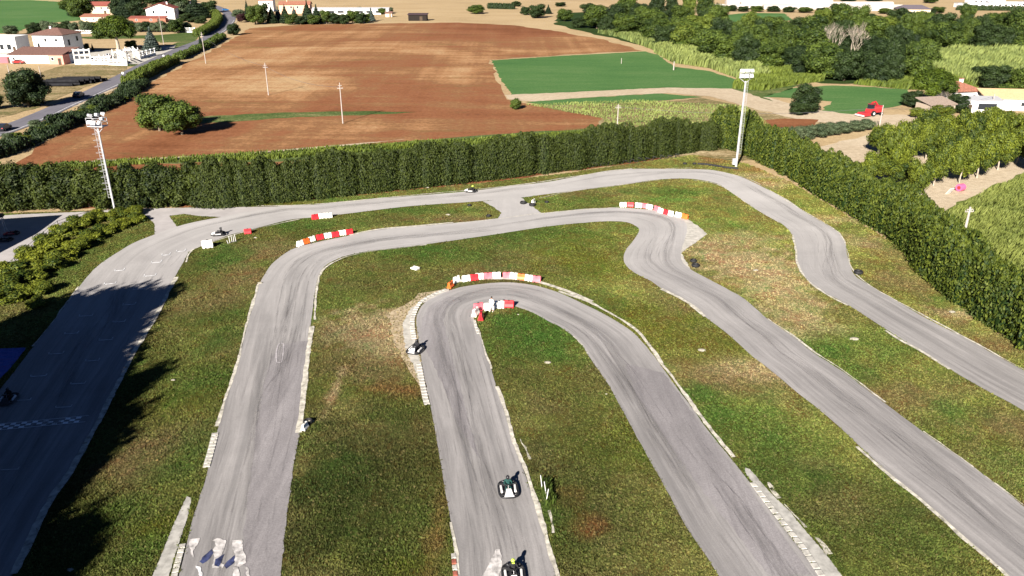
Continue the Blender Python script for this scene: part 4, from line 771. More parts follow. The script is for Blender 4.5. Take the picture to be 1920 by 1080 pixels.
# ---- the wood on the right
wood = [(1150, 55), (1175, 68), (1195, 50), (1215, 62), (1230, 78), (1245, 50), (1262, 66), (1250, 90), (1280, 82), (1275, 45), (1300, 60), (1305, 95), (1325, 78), (1335, 110), (1350, 95), (1345, 60), (1365, 120), (1378, 85), (1385, 105), (1400, 128), (1405, 75), (1420, 100), (1440, 130), (1430, 85), (1450, 70), (1465, 105), (1480, 128), (1475, 82), (1500, 98), (1520, 120), (1510, 142), (1500, 68), (1530, 80), (1545, 148), (1555, 100), (1560, 125), (1585, 152), (1580, 82), (1600, 112), (1605, 135), (1620, 150), (1610, 62), (1640, 90), (1635, 122), (1655, 142), (1660, 70), (1680, 100), (1690, 135), (1700, 80), (1720, 108), (1730, 68), (1745, 90), (1765, 76), (1780, 94), (1800, 70), (1815, 90), (1835, 76), (1850, 94), (1870, 72), (1885, 92), (1905, 78), (1925, 94), (1945, 76), (1540, 60), (1570, 58), (1630, 56), (1690, 56), (1750, 56), (1810, 56), (1870, 56), (1930, 58), (1715, 140), (1735, 125), (1700, 120), (1720, 152), (1670, 155), (1640, 158), (1235, 64), (1320, 50), (1120, 54), (1135, 62), (1165, 48), (1200, 34), (1230, 32), (1260, 30), (1290, 34), (1320, 36), (1175, 30)]
zn = lambda x: "near its left end" if x < 1290 else "left of the bare branches" if x < 1500 else "around the bare branches" if x < 1640 else "toward its right side" if x < 1760 else "above the reeds at the right edge"
for i, (x, y) in enumerate(wood):
    r_ = random.random(); kd = "broad" if r_ < .45 else "dark" if r_ < .82 else "lime"
    if 1560 < x < 1700 and y > 95: kd = "dark"
    if x > 1700: kd = "broad" if r_ < .75 else "dark"
    h = random.uniform(34, 60) * (.75 + y / 260); wpx = random.uniform(30, 56) * (.7 + y / 200)
    kl = {"broad": "mid-green leafy", "dark": "dark green", "lime": "pale yellow-green"}[kd]
    tree(kd, x, y, y - h * .95, wpx, f"{kl} tree in the upper right wood, {zn(x)}", "tree", f"{kl} trees of the wood, {zn(x)}")
for i, (x, yb, yt) in enumerate([(1555, 118, 28), (1598, 118, 22)]):
    p = G(x, yb); e = empty("bare_tree", p, i * 1.1, ["leafless pale tree standing in the wood, left of the two", "leafless pale tree standing in the wood, right of the two"][i], "tree"); e.scale = (1.0, 1.0, HT(yb, yt) / 13.5); link("branches", BARE[i], e)
tree("lime", 1290, 98, 40, 62, "pale rounded bushy tree above the bright reeds, beside the green field")
# reeds
def reeds(name, pts_poly, n, h, label, mat=L_reed, blade=.10, mode="stuff"):
    P = np.array([tuple(G(*p)[:2]) for p in pts_poly]); x0, y0 = P.min(0); x1, y1 = P.max(0); X = rng.uniform(x0, x1, n * 5); Y = rng.uniform(y0, y1, n * 5); ok = inpoly(X, Y, P); X, Y = X[ok][:n], Y[ok][:n]; m = len(X)
    clump = .55 + .45 * np.sin(X * .35 + np.sin(Y * .28) * 2) * np.sin(Y * .31 + 1); H_ = h * (.55 + .5 * clump) * rng.uniform(.7, 1.15, m)
    a = rng.uniform(0, 2 * np.pi, m); bx, by = np.cos(a) * blade, np.sin(a) * blade; lx, ly = rng.normal(.35, .35, m) * h * .35, rng.normal(0, .3, m) * h * .35
    V = np.stack([np.stack([X - bx, Y - by, np.zeros(m)], 1), np.stack([X + bx, Y + by, np.zeros(m)], 1), np.stack([X + bx + lx * .4, Y + by + ly * .4, H_ * .7], 1), np.stack([X + lx * 1.2, Y + ly * 1.2, H_], 1)], 1).reshape(-1, 3)
    tint = np.repeat(np.clip(.25 + .45 * clump + rng.normal(0, .15, m), 0, 1), 4)
    tag(link(name, npmesh(name, V, np.arange(m * 4).reshape(-1, 4), mat, tint=tint)), label, "reeds" if mode == "thing" else None, None, None if mode == "thing" else "stuff")
reeds("reeds", [(1120, 62), (1160, 70), (1230, 96), (1300, 112), (1240, 90), (1190, 62), (1150, 48)], 9000, 2.6, None, blade=.16)
reeds("reeds", [(1225, 98), (1262, 118), (1330, 128), (1384, 148), (1440, 148), (1400, 118), (1340, 102), (1270, 88), (1230, 84)], 16000, 3.2, None, blade=.17)
reeds("reeds", [(1384, 150), (1372, 166), (1430, 170), (1500, 158), (1545, 152), (1520, 132), (1460, 128), (1420, 140)], 14000, 2.0, None, L_lime, .15)
reeds("reeds", [(1740, 102), (1800, 98), (1990, 100), (1990, 145), (1850, 165), (1780, 150), (1735, 125)], 20000, 3.4, None, blade=.18)
reeds("reeds", [(1600, 158), (1700, 148), (1790, 140), (1830, 172), (1700, 168)], 9000, 1.8, None, L_lime, .14)
reeds("corn_plants", [(1735, 432), (1812, 382), (1925, 330), (2150, 280), (2300, 420), (2200, 660), (2000, 640), (1860, 560), (1770, 480)], 60000, 1.3, None, leafmat("corn_leaves", (.075, .10, .018), (.24, .27, .065), .3), .05)
reeds("weeds", [(-20, 328), (120, 305), (300, 299), (640, 276), (1110, 246), (1130, 262), (800, 276), (500, 300), (300, 306), (60, 324)], 9000, .8, None, L_lime, .12)
reeds("weeds", [(985, 196), (1200, 188), (1400, 200), (1450, 240), (1130, 250), (1130, 222)], 7000, .5, None, L_reed, .12)
# olives, orchard
for i, x in enumerate([1448, 1470, 1492, 1515, 1538, 1560, 1582, 1606, 1624]):
    tree("olive", x, 272 - i * 3.6, 240 - i * 2.2, 38, "grey-green olive tree in the row above the right hedge", "tree", "olive trees in the row above the right hedge")
orch = [(1665, 332, 235), (1700, 318, 228), (1738, 300, 218), (1775, 292, 210), (1815, 300, 212), (1855, 285, 205), (1895, 275, 205), (1935, 290, 210), (1720, 372, 292), (1755, 350, 270), (1680, 350, 300), (1800, 345, 262), (1835, 335, 250), (1870, 320, 245), (1905, 308, 240), (1640, 345, 285), (1610, 350, 296), (1780, 320, 240), (1700, 282, 225), (1940, 330, 240), (1650, 290, 236), (1820, 262, 205), (1870, 250, 200), (1740, 262, 205)]
for i, (x, yb, yt) in enumerate(orch):
    tree("orchard", x + random.uniform(-6, 6), yb, yt + random.uniform(-6, 8), random.uniform(44, 58), "yellow-green orchard tree on bare soil beyond the right hedge, " + ("near the hedge" if yb > 325 else "front rows" if yb > 295 else "back rows"), "tree", "orchard trees " + ("near the hedge" if yb > 325 else "in the front rows" if yb > 295 else "in the back rows"))
tree("pine", 1748, 200, 128, 88, "large umbrella-shaped green tree left of the terracotta farmhouse")
tree("dark", 1712, 200, 168, 40, "dark bush at the foot of the large umbrella-shaped tree", "bush")
for i, (x, yb, yt, wp, kd, lb) in enumerate([(1800, 212, 176, 44, "dark", "dark tree in front of the terracotta farmhouse"), (1770, 222, 196, 40, "orchard", "small tree by the dirt yard right of the red machine"), (1720, 222, 200, 30, "orchard", "low tree between the red machine and the orchard"), (1870, 168, 120, 60, "dark", "dark tree behind the farm buildings, left"), (1915, 185, 130, 60, "broad", "broad tree behind the long shed at the right edge"), (1940, 170, 120, 60, "dark", "dark tree at the right edge behind the long shed"), (1840, 150, 122, 40, "dark", "dark bush in the reeds at the right"), (1835, 205, 182, 22, "dark", "small dark tree between the farmhouse and the white flat shed"), (1880, 196, 158, 46, "broad", "tree rising behind the long white shed with ochre roof"), (1788, 200, 172, 26, "orchard", "small light tree at the left corner of the terracotta farmhouse"), (62, 66, 44, 24, "dark", "dark garden bush behind the large white house"), (160, 96, 80, 16, "dark", "dark garden tree at the right corner of the large white house"), (246, 92, 74, 22, "broad", "green tree between the umbrella pine and the silver fir"), (330, 62, 34, 30, "broad", "leafy tree at the right end of the villa garden"), (20, 66, 46, 30, "olive", "grey-green tree behind the modern white building")]): tree(kd, x, yb, yt, wp, lb)
p = G(1775, 208); e = empty("bare_tree", p, 2.0, "leafless reddish tree beside the terracotta farmhouse", "tree"); e.scale = (.42, .42, .45); link("branches", BARE[1], e)
for i, (x, yb, wp) in enumerate([(1345, 22, 26), (1370, 21, 26), (1395, 22, 24), (1420, 22, 26), (1450, 22, 28), (1480, 23, 26), (1510, 24, 28), (1540, 25, 26), (1575, 26, 24), (1660, 26, 26), (1690, 24, 24), (1745, 26, 22), (1760, 24, 24), (1590, 6, 30), (1640, 4, 30), (1745, 6, 26)]):
    tree("dark" if i % 3 else "broad", x, yb, yb - 13, wp, "small dark tree in the strip before the pale tunnels at the top right", "tree", "small dark trees before the pale tunnels")
plumes("clipped_hedge", [(1795, 19), (1990, 21)], 3, 3.0, 2.2, 5, "long low hedge in front of the white industrial yard, top right corner", L_dark, 1, .1, .4, 1.6)
# tall trees outside the frame on the left whose shade falls on the start straight
for (x, y, hh, rr) in [(335, 526, 20, 9), (285, 538, 19, 9), (225, 545, 20, 10), (160, 562, 20, 10), (90, 585, 19, 10), (20, 605, 19, 10), (-60, 630, 20, 10), (290, 685, 21, 7), (262, 622, 19, 9), (236, 655, 19, 9), (205, 650, 22, 13), (215, 740, 20, 11), (262, 695, 20, 8), (200, 690, 20, 9), (250, 775, 20, 8), (206, 838, 20, 7), (196, 880, 19, 7), (130, 780, 20, 9), (207, 950, 21, 6), (215, 620, 20, 9), (240, 735, 18, 8), (150, 660, 20, 10), (185, 800, 18, 9), (175, 960, 19, 9), (110, 1040, 20, 9), (318, 560, 20, 6), (190, 600, 22, 12), (140, 700, 22, 12), (205, 705, 21, 10), (120, 640, 22, 12), (60, 660, 22, 12), (170, 870, 21, 9), (90, 760, 22, 12), (20, 900, 22, 12), (110, 990, 21, 10), (168, 1003, 20, 7), (135, 1060, 21, 7), (80, 900, 20, 10), (40, 700, 20, 10), (-30, 800, 20, 10), (20, 1000, 20, 10), (-100, 950, 22, 10), (70, 1090, 20, 9)]:
    p = G(x, y); L_ = hh / math.tan(R(SUN_EL)); q = p - Vector((math.sin(R(SUN_AZ)) * L_, math.cos(R(SUN_AZ)) * L_, 0))
    plant("dark", q, rr * 1.12, hh, "tall dark tree of the grove left of the start straight", "tree", "tall grove left of the start straight")

# ---------------------------------------------------------------- barriers
BM = {"white": plain("white_plastic", (.78, .76, .70), .5, .4, .10, 2.0), "red": plain("red_plastic", (.55, .022, .03), .5, .4, .25, 2.0), "pink": plain("faded_red_plastic", (.62, .13, .16), .6, .3, .25, 2.0), "orange": plain("orange_plastic", (.72, .13, .02), .5, .4, .2, 2.0)}
M_black = plain("black_rubber", (.014, .014, .015), .7, .3, .3, 4); M_dk = plain("dark_gap", (.01, .01, .01), .9, .1)
def barrier_mesh(col):
    mb = MB(); m = BM[col]; prof = [(-.28, 0), (.28, 0), (.28, .16), (.16, .42), (.12, .78), (-.12, .78), (-.16, .42), (-.28, .16)]
    mb.prism(prof, -.5, .5, m)
    me = mb.mesh("barrier", .035)
    mb = MB(); mb.box((0, .0, .80), (.16, .12, .05), M_dk)                  # filler cap
    for x in (-.22, .22): mb.box((x, 0, .05), (.16, .572, .075), M_dk)        # fork pockets
    for s in (-1, 1): mb.tube([(s * .512, 0, .12), (s * .512, 0, .74)], .045, m, 8)
    return me, mb.mesh("fittings")
BMESH = {c: barrier_mesh(c) for c in BM}
def barrier(px, py, col, ang, label, sc_=1.0, group=None, tilt=0):
    p = G(px, py + 4); e = empty("plastic_barrier", p, ang, label, "barrier", group); e.scale = (sc_, sc_, sc_); e.rotation_euler[0] = tilt
    link("shell", BMESH[col][0], e); link("fittings", BMESH[col][1], e); return e
def row(pts, where, sc_=1.0):
    n = len(pts); W_ = [G(p[0], p[1] + 4) for p in pts]; om = ["first", "second", "third", "fourth", "fifth", "sixth", "seventh", "eighth", "ninth", "tenth", "eleventh"]
    for i, p in enumerate(pts):
        a = W_[max(i - 1, 0)]; b = W_[min(i + 1, n - 1)]; c = {"pink": "faded red"}.get(p[2], p[2])
        barrier(p[0], p[1], p[2], math.atan2(b.y - a.y, b.x - a.x) + random.uniform(-.12, .12), f"{c} barrier, {om[i]} from the left {where}", sc_, "plastic barriers " + where)
row([(591, 407, "red"), (604, 405, "white"), (617, 404, "white")], "in the short outer track row", .95)
row([(563, 457, "white"), (574, 453, "orange"), (585, 449, "white"), (600, 445, "red"), (615, 442, "white"), (629, 440, "red"), (642, 437, "white"), (655, 435, "red")], "outside the middle track's first bend", .95)
row([(845, 535, "orange"), (856, 525, "white"), (874, 523, "white"), (889, 521, "red"), (899, 519, "white"), (915, 518, "pink"), (931, 517, "white"), (951, 517, "pink"), (964, 518, "white"), (977, 520, "orange"), (992, 522, "white")], "in the long arc above the hairpin", .95)
barrier(1006, 524, "pink", -.12, "faded red plastic barrier at the right end of the long arc above the hairpin", .95, "plastic barriers in the long arc above the hairpin")
row([(1168, 384, "white"), (1182, 384, "red"), (1197, 385, "white"), (1208, 386, "pink"), (1218, 388, "white"), (1232, 391, "pink"), (1239, 395, "white"), (1249, 398, "red"), (1257, 400, "white"), (1272, 403, "white"), (1284, 406, "orange")], "above the middle track's right kink", .95)
for px, py, c, a, l in [(892, 587, "white", 1.2, "white plastic barrier at the left foot of the hairpin tip"), (897, 577, "pink", .5, "faded red plastic barrier behind the white one at the hairpin tip"), (902, 594, "red", 1.5, "red plastic barrier standing in the grass edge at the hairpin tip"), (917, 577, "white", .2, "white plastic barrier that the person in white leans on"), (936, 573, "white", .0, "white plastic barrier right of the person in white"), (954, 572, "red", -.05, "red plastic barrier at the right end of the hairpin tip, beside the grass")]: barrier(px, py, c, a, l, 1.05, "plastic barriers at the hairpin tip")
barrier(390, 460, "white", .35, "lone white barrier beside the outer track, left of the white stakes", 1.3)
barrier(465, 434, "red", .3, "lone red barrier beside the outer track, right of the white stakes", .9)
barrier(1000, 378, "white", 1.2, "lone white plastic barrier beside two tyres at the track link", .9)
barrier(782, 499, "white", -.6, "white plastic barrier lying on its side in the grass between middle track and hairpin", .9, None, 1.35)
barrier(572, 800, "white", 1.3, "white plastic block at the end of the pale edge of the middle track", .7)
# tyres
def tyre_mesh():
    mb = MB(); n, k = 18, 8; vs = []; fs = []
    for i in range(n):
        a = 2 * math.pi * i / n
        for j in range(k):
            b = 2 * math.pi * j / k; r = .26 + .085 * math.cos(b); vs.append((r * math.cos(a), r * math.sin(a), .10 + .10 * math.sin(b)))
    for i in range(n):
        for j in range(k): fs.append((i * k + j, ((i + 1) % n) * k + j, ((i + 1) % n) * k + (j + 1) % k, i * k + (j + 1) % k))
    mb.add(vs, fs, M_black, True); return mb.mesh("tyre")
TY = tyre_mesh()
for px, py, l, s in [(981, 382, "black tyre left of the lone white barrier at the track link", 1.5), (998, 386, "black tyre in front of the lone white barrier at the track link", 1.5), (1025, 380, "small black tyre in the grass right of the track link", 1.0), (1300, 491, "upper black tyre in the dry grass beside the concrete apron", 1.3), (1304, 500, "lower black tyre in the dry grass beside the concrete apron", 1.5), (1609, 513, "black tyre on the outer verge of the right bend", 1.6), (880, 386, "dark tyre in the long grass island, upper one", 1.0), (916, 406, "dark tyre at the right tip of the long grass island", 1.1), (372, 389, "dark tyre at the edge of the pit lane near the hedge", .9), (1284, 308, "dark tyre left of the fallen black hose near the tall floodlight", 1.1), (1302, 308, "dark tyre at the left end of the black hose near the tall floodlight", 1.1), (578, 793, "black tyre shape standing in for the shadow beside the white block, left grass edge", 1.2)]:  # the tyre beside the white block stands in for a black shadow there
    p = G(px, py); o = link("tyre", TY); o.location = (p.x, p.y, 0); o.scale = (s, s, s * 1.3); tag(o, l, "tyre")
mb = MB(); mb.tube([G(1308, 307, .12), G(1325, 308, .16), G(1345, 311, .14), G(1362, 314, .16), G(1384, 316, .12)], .20, M_black, 8); tag(mb.build("black_hose"), "thick black hose lying in the grass at the foot of the tall floodlight", "hose")
mb = MB(); pts = [G(1000 + i * 14, 326.5 - i * 1.65, 0) for i in range(20)]
for i, q in enumerate(pts): mb.tube([q + Vector((-.55, 0, 0)), q + Vector((0, .05, 0)), q + Vector((.1, .05, .62 + .1 * (i % 3))), q + Vector((.75, .02, .45))], .09, M_dkwood if False else M_black, 6)
tag(mb.build("debris_fence"), "low dark line of old tyres and branches at the foot of the long hedge", "fence")
# ---------------------------------------------------------------- karts and drivers
M_kw = plain("kart_white_plastic", (.55, .54, .53), .35, .5, .05); M_kd = plain("kart_black_plastic", (.018, .018, .02), .45, .4, .2); M_steel = plain("steel_tube", (.35, .35, .36), .35, .5, .1, 4, .8)
M_kr = plain("kart_red_plastic", (.36, .025, .028), .35, .5, .1); M_suit = plain("black_suit", (.015, .015, .018), .85, .2, .3, 9); M_teal = plain("dark_teal_suit", (.012, .05, .045), .85, .2, .3, 9); M_jean = plain("dark_trousers", (.02, .025, .045), .9, .1, .2, 9)
M_skin = plain("skin", (.42, .24, .17), .6, .3, .05); M_visor = plain("dark_visor", (.01, .012, .015), .1, .6, .05); M_shirt = plain("white_shirt", (.75, .74, .72), .85, .1, .08, 6); M_hair = plain("dark_hair", (.015, .011, .009), .8, .2, .2)
M_lime = plain("lime_helmet", (.50, .68, .08), .3, .5, .05); M_hw = plain("white_helmet", (.75, .75, .75), .3, .5, .05); M_hb = plain("black_helmet", (.02, .02, .022), .3, .5, .05)
M_glass = plain("dark_glass", (.015, .02, .026), .12, .6, .1)
def make_kart(loc, rz, label, body=M_kw, pod=M_kw):
    e = empty("racing_kart", loc, rz, label, "kart", "racing karts on the circuit")        # faces +Y
    mb = MB(); mb.box((0, .12, .07), (.62, 1.25, .03), M_kd)
    for s in (-1, 1): mb.tube([(s * .3, -.75, .1), (s * .3, .0, .08), (s * .22, .78, .1)], .022, M_steel, 6)
    mb.tube([(-.58, .62, .13), (.58, .62, .13)], .02, M_steel, 6); mb.tube([(-.62, -.6, .14), (.62, -.6, .14)], .025, M_steel, 6); mb.build("chassis", e)
    mb = MB(); P = []                               # wrap-round rubber bumper
    for k in range(33):
        a = 2 * math.pi * k / 32; c, s_ = math.cos(a), math.sin(a); P.append((.70 * math.copysign(abs(c) ** .55, c), .98 * math.copysign(abs(s_) ** .6, s_), .15))
    mb.tube(P, .072, M_kd, 8, False); mb.build("bumper", e)
    mb = MB(); mb.add([(-.34, .93, .12), (.34, .93, .12), (.24, .42, .16), (-.24, .42, .16), (-.30, .88, .27), (.30, .88, .27), (.17, .38, .50), (-.17, .38, .50)], [(0, 1, 5, 4)[::-1], (1, 2, 6, 5)[::-1], (2, 3, 7, 6)[::-1], (3, 0, 4, 7)[::-1], (4, 5, 6, 7)[::-1], (3, 2, 1, 0)[::-1]], body); mb.build("front_fairing", e, .03)
    mb = MB(); mb.box((0, .9, .2), (.72, .13, .12), body); mb.build("nose", e, .04)
    for s in (-1, 1):
        mb = MB(); mb.box((s * .50, -.02, .20), (.17, .80, .18), pod, s * .03, .86); mb.build("side_pod", e, .04)
    for x, y, r, w_ in ((-.52, .62, .13, .14), (.52, .62, .13, .14), (-.56, -.6, .145, .2), (.56, -.6, .145, .2)):
        mb = MB(); mb.tube([(x - w_ / 2, y, r), (x + w_ / 2, y, r)], r, M_black, 14); wh = mb.build("wheel", e)
        mb = MB(); mb.tube([(x - w_ / 2 - .005, y, r), (x + w_ / 2 + .005, y, r)], r * .5, M_steel, 10); mb.build("rim", wh)
    mb = MB(); mb.box((0, -.30, .17), (.38, .40, .05), M_kd); mb.box((0, -.52, .38), (.38, .06, .42), M_kd, 0, .85, .3)
    for s in (-1, 1): mb.box((s * .2, -.36, .25), (.04, .36, .18), M_kd)
    mb.build("seat", e, .015)
    mb = MB(); mb.tube([(0, .25, .25), (0, .06, .52)], .015, M_steel, 6)
    P = [(.15 * math.cos(a), .05 + .06 * math.sin(a), .52 + .11 * math.sin(a)) for a in [k * math.pi / 7 for k in range(15)]]; mb.tube(P, .017, M_kd, 6, False); mb.build("steering_wheel", e)
    mb = MB(); mb.box((.33, -.52, .26), (.26, .3, .24), M_kd); mb.tube([(.33, -.62, .35), (.3, -.85, .3)], .05, M_steel, 8); mb.build("engine", e, .02)
    return e
def body(name, joints, edges, mats, parent=None, loc=(0, 0, 0), rz=0, label=None, hands=()):
    V = [j[0] for j in joints]; rad = [j[1] for j in joints]; E_ = list(edges)
    for (hi, d, side) in hands:                     # five fingers on each hand
        h = Vector(V[hi]); d = Vector(d).normalized(); s = Vector(side).normalized(); k = len(V); V.append(tuple(h + d * .06)); rad.append(.03); E_.append((hi, k))
        for f in range(4):
            o = s * (-.027 + .018 * f); L_ = (.06, .07, .066, .05)[f]; a = len(V); V += [tuple(h + d * .09 + o), tuple(h + d * (.09 + L_ * .6) + o + Vector((0, 0, -.012))), tuple(h + d * (.085 + L_) + o + Vector((0, 0, -.04)))]; rad += [.009] * 3; E_ += [(k, a), (a, a + 1), (a + 1, a + 2)]
        a = len(V); V += [tuple(h + d * .04 - s * .04), tuple(h + d * .08 - s * .055)]; rad += [.010, .009]; E_ += [(k, a), (a, a + 1)]
    me = bpy.data.meshes.new(name); me.from_pydata(V, E_, []); o = link(name, me, parent)
    if not parent: o.location = loc; o.rotation_euler = (0, 0, rz); tag(o, label, "person")
    m = o.modifiers.new("skin", 'SKIN'); me.skin_vertices[0]; 
    for i, sv in enumerate(me.skin_vertices[0].data): sv.radius = (rad[i], rad[i]); sv.use_root = (i == 0)
    m.use_smooth_shade = True; o.modifiers.new("sub", 'SUBSURF').levels = 1; o.modifiers["sub"].render_levels = 1
    dg = bpy.context.evaluated_depsgraph_get(); ev = o.evaluated_get(dg); nm = bpy.data.meshes.new_from_object(ev); o.modifiers.clear(); o.data = nm
    nm.materials.clear(); [nm.materials.append(x) for x in mats[0]]
    idx = [mats[1](p.center) for p in nm.polygons]; nm.polygons.foreach_set("material_index", idx); nm.update(); return o
def driver(kart, suit, helm, label):
    J = [((0, -.36, .27), .15), ((0, -.42, .45), .145), ((0, -.44, .64), .155), ((0, -.43, .76), .07), ((0, -.40, .86), .075),
         ((-.19, -.41, .66), .075), ((-.30, -.22, .52), .052), ((-.15, .0, .56), .04), ((.19, -.41, .66), .075), ((.30, -.22, .52), .052), ((.15, .0, .56), .04),
         ((-.11, -.20, .25), .09), ((-.17, .15, .42), .07), ((-.16, .50, .17), .05), ((-.17, .62, .2), .045), ((.11, -.20, .25), .09), ((.17, .15, .42), .07), ((.16, .50, .17), .05), ((.17, .62, .2), .045)]
    Ed = [(0, 1), (1, 2), (2, 3), (3, 4), (2, 5), (5, 6), (6, 7), (2, 8), (8, 9), (9, 10), (0, 11), (11, 12), (12, 13), (13, 14), (0, 15), (15, 16), (16, 17), (17, 18)]
    o = body("person", J, Ed, ([suit, M_kd], lambda c: 1 if (c.y > -.03 and c.z > .48) or c.y > .5 else 0), None, kart.location, kart.rotation_euler[2], label, hands=[(7, (.2, .6, .1), (0, .2, 1)), (10, (-.2, .6, .1), (0, .2, 1))])
    mb = MB(); mb.ball((0, -.39, .92), (.135, .16, .15), helm, 14, 10); mb.box((0, -.27, .87), (.16, .1, .09), helm); h = mb.build("helmet", o)
    mb = MB(); mb.box((0, -.262, .935), (.20, .06, .075), M_visor); mb.build("visor", h, .015); return o
for px, py, head, lb, dl, bd, su, he in [(953, 922, 186, "white kart with black bumper heading down the left lane of the hairpin track", "driver in dark teal suit and black helmet on the lower hairpin track", M_kw, M_teal, M_hb),
    (779, 659, 160, "white kart running over the block kerb at the left of the hairpin", "driver in black suit and black helmet in the kart on the kerb", M_kw, M_suit, M_hb),
    (963, 1083, 185, "white kart cut by the bottom edge of the picture", "driver in black suit and lime yellow helmet at the bottom edge", M_kw, M_suit, M_lime),
    (410, 441, 105, "white kart on the outer track beside the lone white barrier", "driver in black in the kart near the four white stakes", M_kw, M_suit, M_hb),
    (882, 360, 88, "white kart on the far outer track close to the long hedge", "driver in black suit and pale yellow helmet on the far outer track", M_kw, M_suit, M_lime),
    (16, 752, 190, "black kart in the deep shade of the start straight, left edge", "driver in black in the shaded kart at the left edge", M_kd, M_suit, M_hb)]:
    p = G(px, py); p.z = .075; k = make_kart(p, R(head), lb, bd, M_kw); driver(k, su, he, dl)
p = G(22, 440); p.z = .03; make_kart(p, R(120), "red kart parked in the shade of the canopy at the left edge", M_kr, M_kr)
p = G(10, 452); p.z = .03; make_kart(p, R(100), "dark kart parked beside the red one under the canopy shade", M_kd, M_kd)
# marshal standing at the hairpin tip
J = [((0, 0, .95), .14), ((0, -.01, 1.15), .125), ((0, 0, 1.38), .145), ((0, .0, 1.5), .06), ((0, .01, 1.62), .085), ((0, .02, 1.70), .085),
     ((-.19, 0, 1.40), .07), ((-.26, .06, 1.13), .048), ((-.20, .20, .92), .036), ((.19, 0, 1.40), .07), ((.27, -.02, 1.12), .048), ((.26, .06, .86), .036),
     ((-.10, 0, .86), .10), ((-.13, .03, .50), .07), ((-.14, -.02, .09), .048), ((-.14, .12, .05), .045), ((.10, 0, .86), .10), ((.15, .05, .50), .07), ((.17, .04, .09), .048), ((.18, .18, .05), .045)]
Ed = [(0, 1), (1, 2), (2, 3), (3, 4), (4, 5), (2, 6), (6, 7), (7, 8), (2, 9), (9, 10), (10, 11), (0, 12), (12, 13), (13, 14), (14, 15), (0, 16), (16, 17), (17, 18), (18, 19)]
p = G(922, 585); p.z = .02
o = body("person", J, Ed, ([M_shirt, M_skin, M_kw], lambda c: 1 if (c.z > 1.47 or (abs(c.x) > .17 and .95 > c.z > .7) or .1 < c.z < .45) else 0), None, p, R(160), "person in white shirt and white shorts standing between the white barriers at the hairpin tip", hands=[(8, (0, .5, -1), (1, 0, 0)), (11, (0, .2, -1), (1, 0, 0))])
mb = MB(); mb.ball((0, -.005, 1.735), (.098, .108, .095), M_hair); mb.build("hair", o)
mb = MB(); mb.ball((0, .112, 1.655), (.014, .02, .022), M_skin, 6, 4)
for s in (-1, 1): mb.ball((s * .032, .095, 1.685), .011, M_kd, 6, 4); mb.ball((s * .088, .015, 1.66), (.012, .02, .03), M_skin, 6, 4)
mb.box((0, .098, 1.61), (.045, .015, .008), M_kr); mb.build("face", o)
# white stakes
def stake(px, py, h, lean, label, r=.035, group=None):
    p = G(px, py); mb = MB(); mb.tube([(0, 0, -.1), (lean * h, lean * .3 * h, h)], [r, r * .8], M_kw, 7); mb.tube([(0, 0, 0), (0, 0, .06)], r * 1.4, M_kd, 7)
    o = mb.build("white_stake"); o.location = (p.x, p.y, 0); return tag(o, label, "stake", group)
for i, (x, y, h, l) in enumerate([(428.5, 457, .5, -.3), (431.5, 456, 1.0, -.05), (435.5, 454.5, 1.0, -.03), (438.8, 454, .85, 0), (442.5, 453, 1.05, -.06)]): stake(x, y, h, l, ["short leaning white stake at the left end of the stake row", "tall white stake, first from the left beside the outer track", "tall white stake, second from the left beside the outer track", "shorter white stake, third from the left beside the outer track", "tall white stake at the right end beside the outer track"][i], .05, "white stakes beside the outer track")
for x, y, h, l, t in [(1017, 917, 1.25, -.12, "slim white stake in the grass right of the lower kart"), (1025, 930, 1.3, -.15, "white stake crossing another in the weeds right of the lower kart"), (1023, 946, 1.3, .14, "lowest white stake leaning in the weeds right of the lower kart")]: stake(x, y, h, l, t, .04, "white stakes in the weeds")
reeds("weeds", [(1012, 900), (1030, 905), (1042, 945), (1022, 955)], 260, .6, None, L_mid, .03)
# stones and scraps
M_stone = plain("pale_stone", (.27, .25, .20), .9, .1, .3, 5)
for i, (x, y, s, l) in enumerate([(1027, 680, .45, "flat beige stone in the grass inside the hairpin"), (1602, 636, .65, "pale flat stone between the two right tracks"), (1316, 657, .55, "grey-green stone right of the hairpin"), (1417, 507, .45, "pale stone in the dry grass beside the concrete apron"), (972, 590, .2, "tiny white scrap in the grass behind the hairpin barriers"), (1137, 739, .16, "tiny white scrap at the inner edge of the right hairpin leg"), (840, 403, .5, "pale stone in the long grass island"), (802, 352, .4, "white stone on the grass below the long hedge"), (583, 790, .4, "white crumpled scrap in the grass beside the middle track"), (325, 713, .3, "small white scrap in the grass left of the middle track"), (488, 531, .45, "white stone at the outer edge of the first bend of the middle track"), (246, 413, .5, "pale box-like stone among the low shrubs"), (160, 832, .3, "pale stone at the shaded edge of the start straight"), (132, 1069, .3, "pale stone in the shaded grass at the bottom left"), (1785, 585, .5, "pale rubble heap on the right verge"), (479, 446, .35, "small white stone on the grass below the outer track")]):
    p = G(x, y); r_ = random.Random(i); mb = MB(); mb.ball((0, 0, 0), (s * .75, s * .5, s * .26), M_stone, 9, 6)
    mb.v = [tuple(c * (1 + r_.uniform(-.12, .12)) for c in v) for v in mb.v]; o = mb.build("stone"); o.location = (p.x, p.y, .03); tag(o, l, "stone")

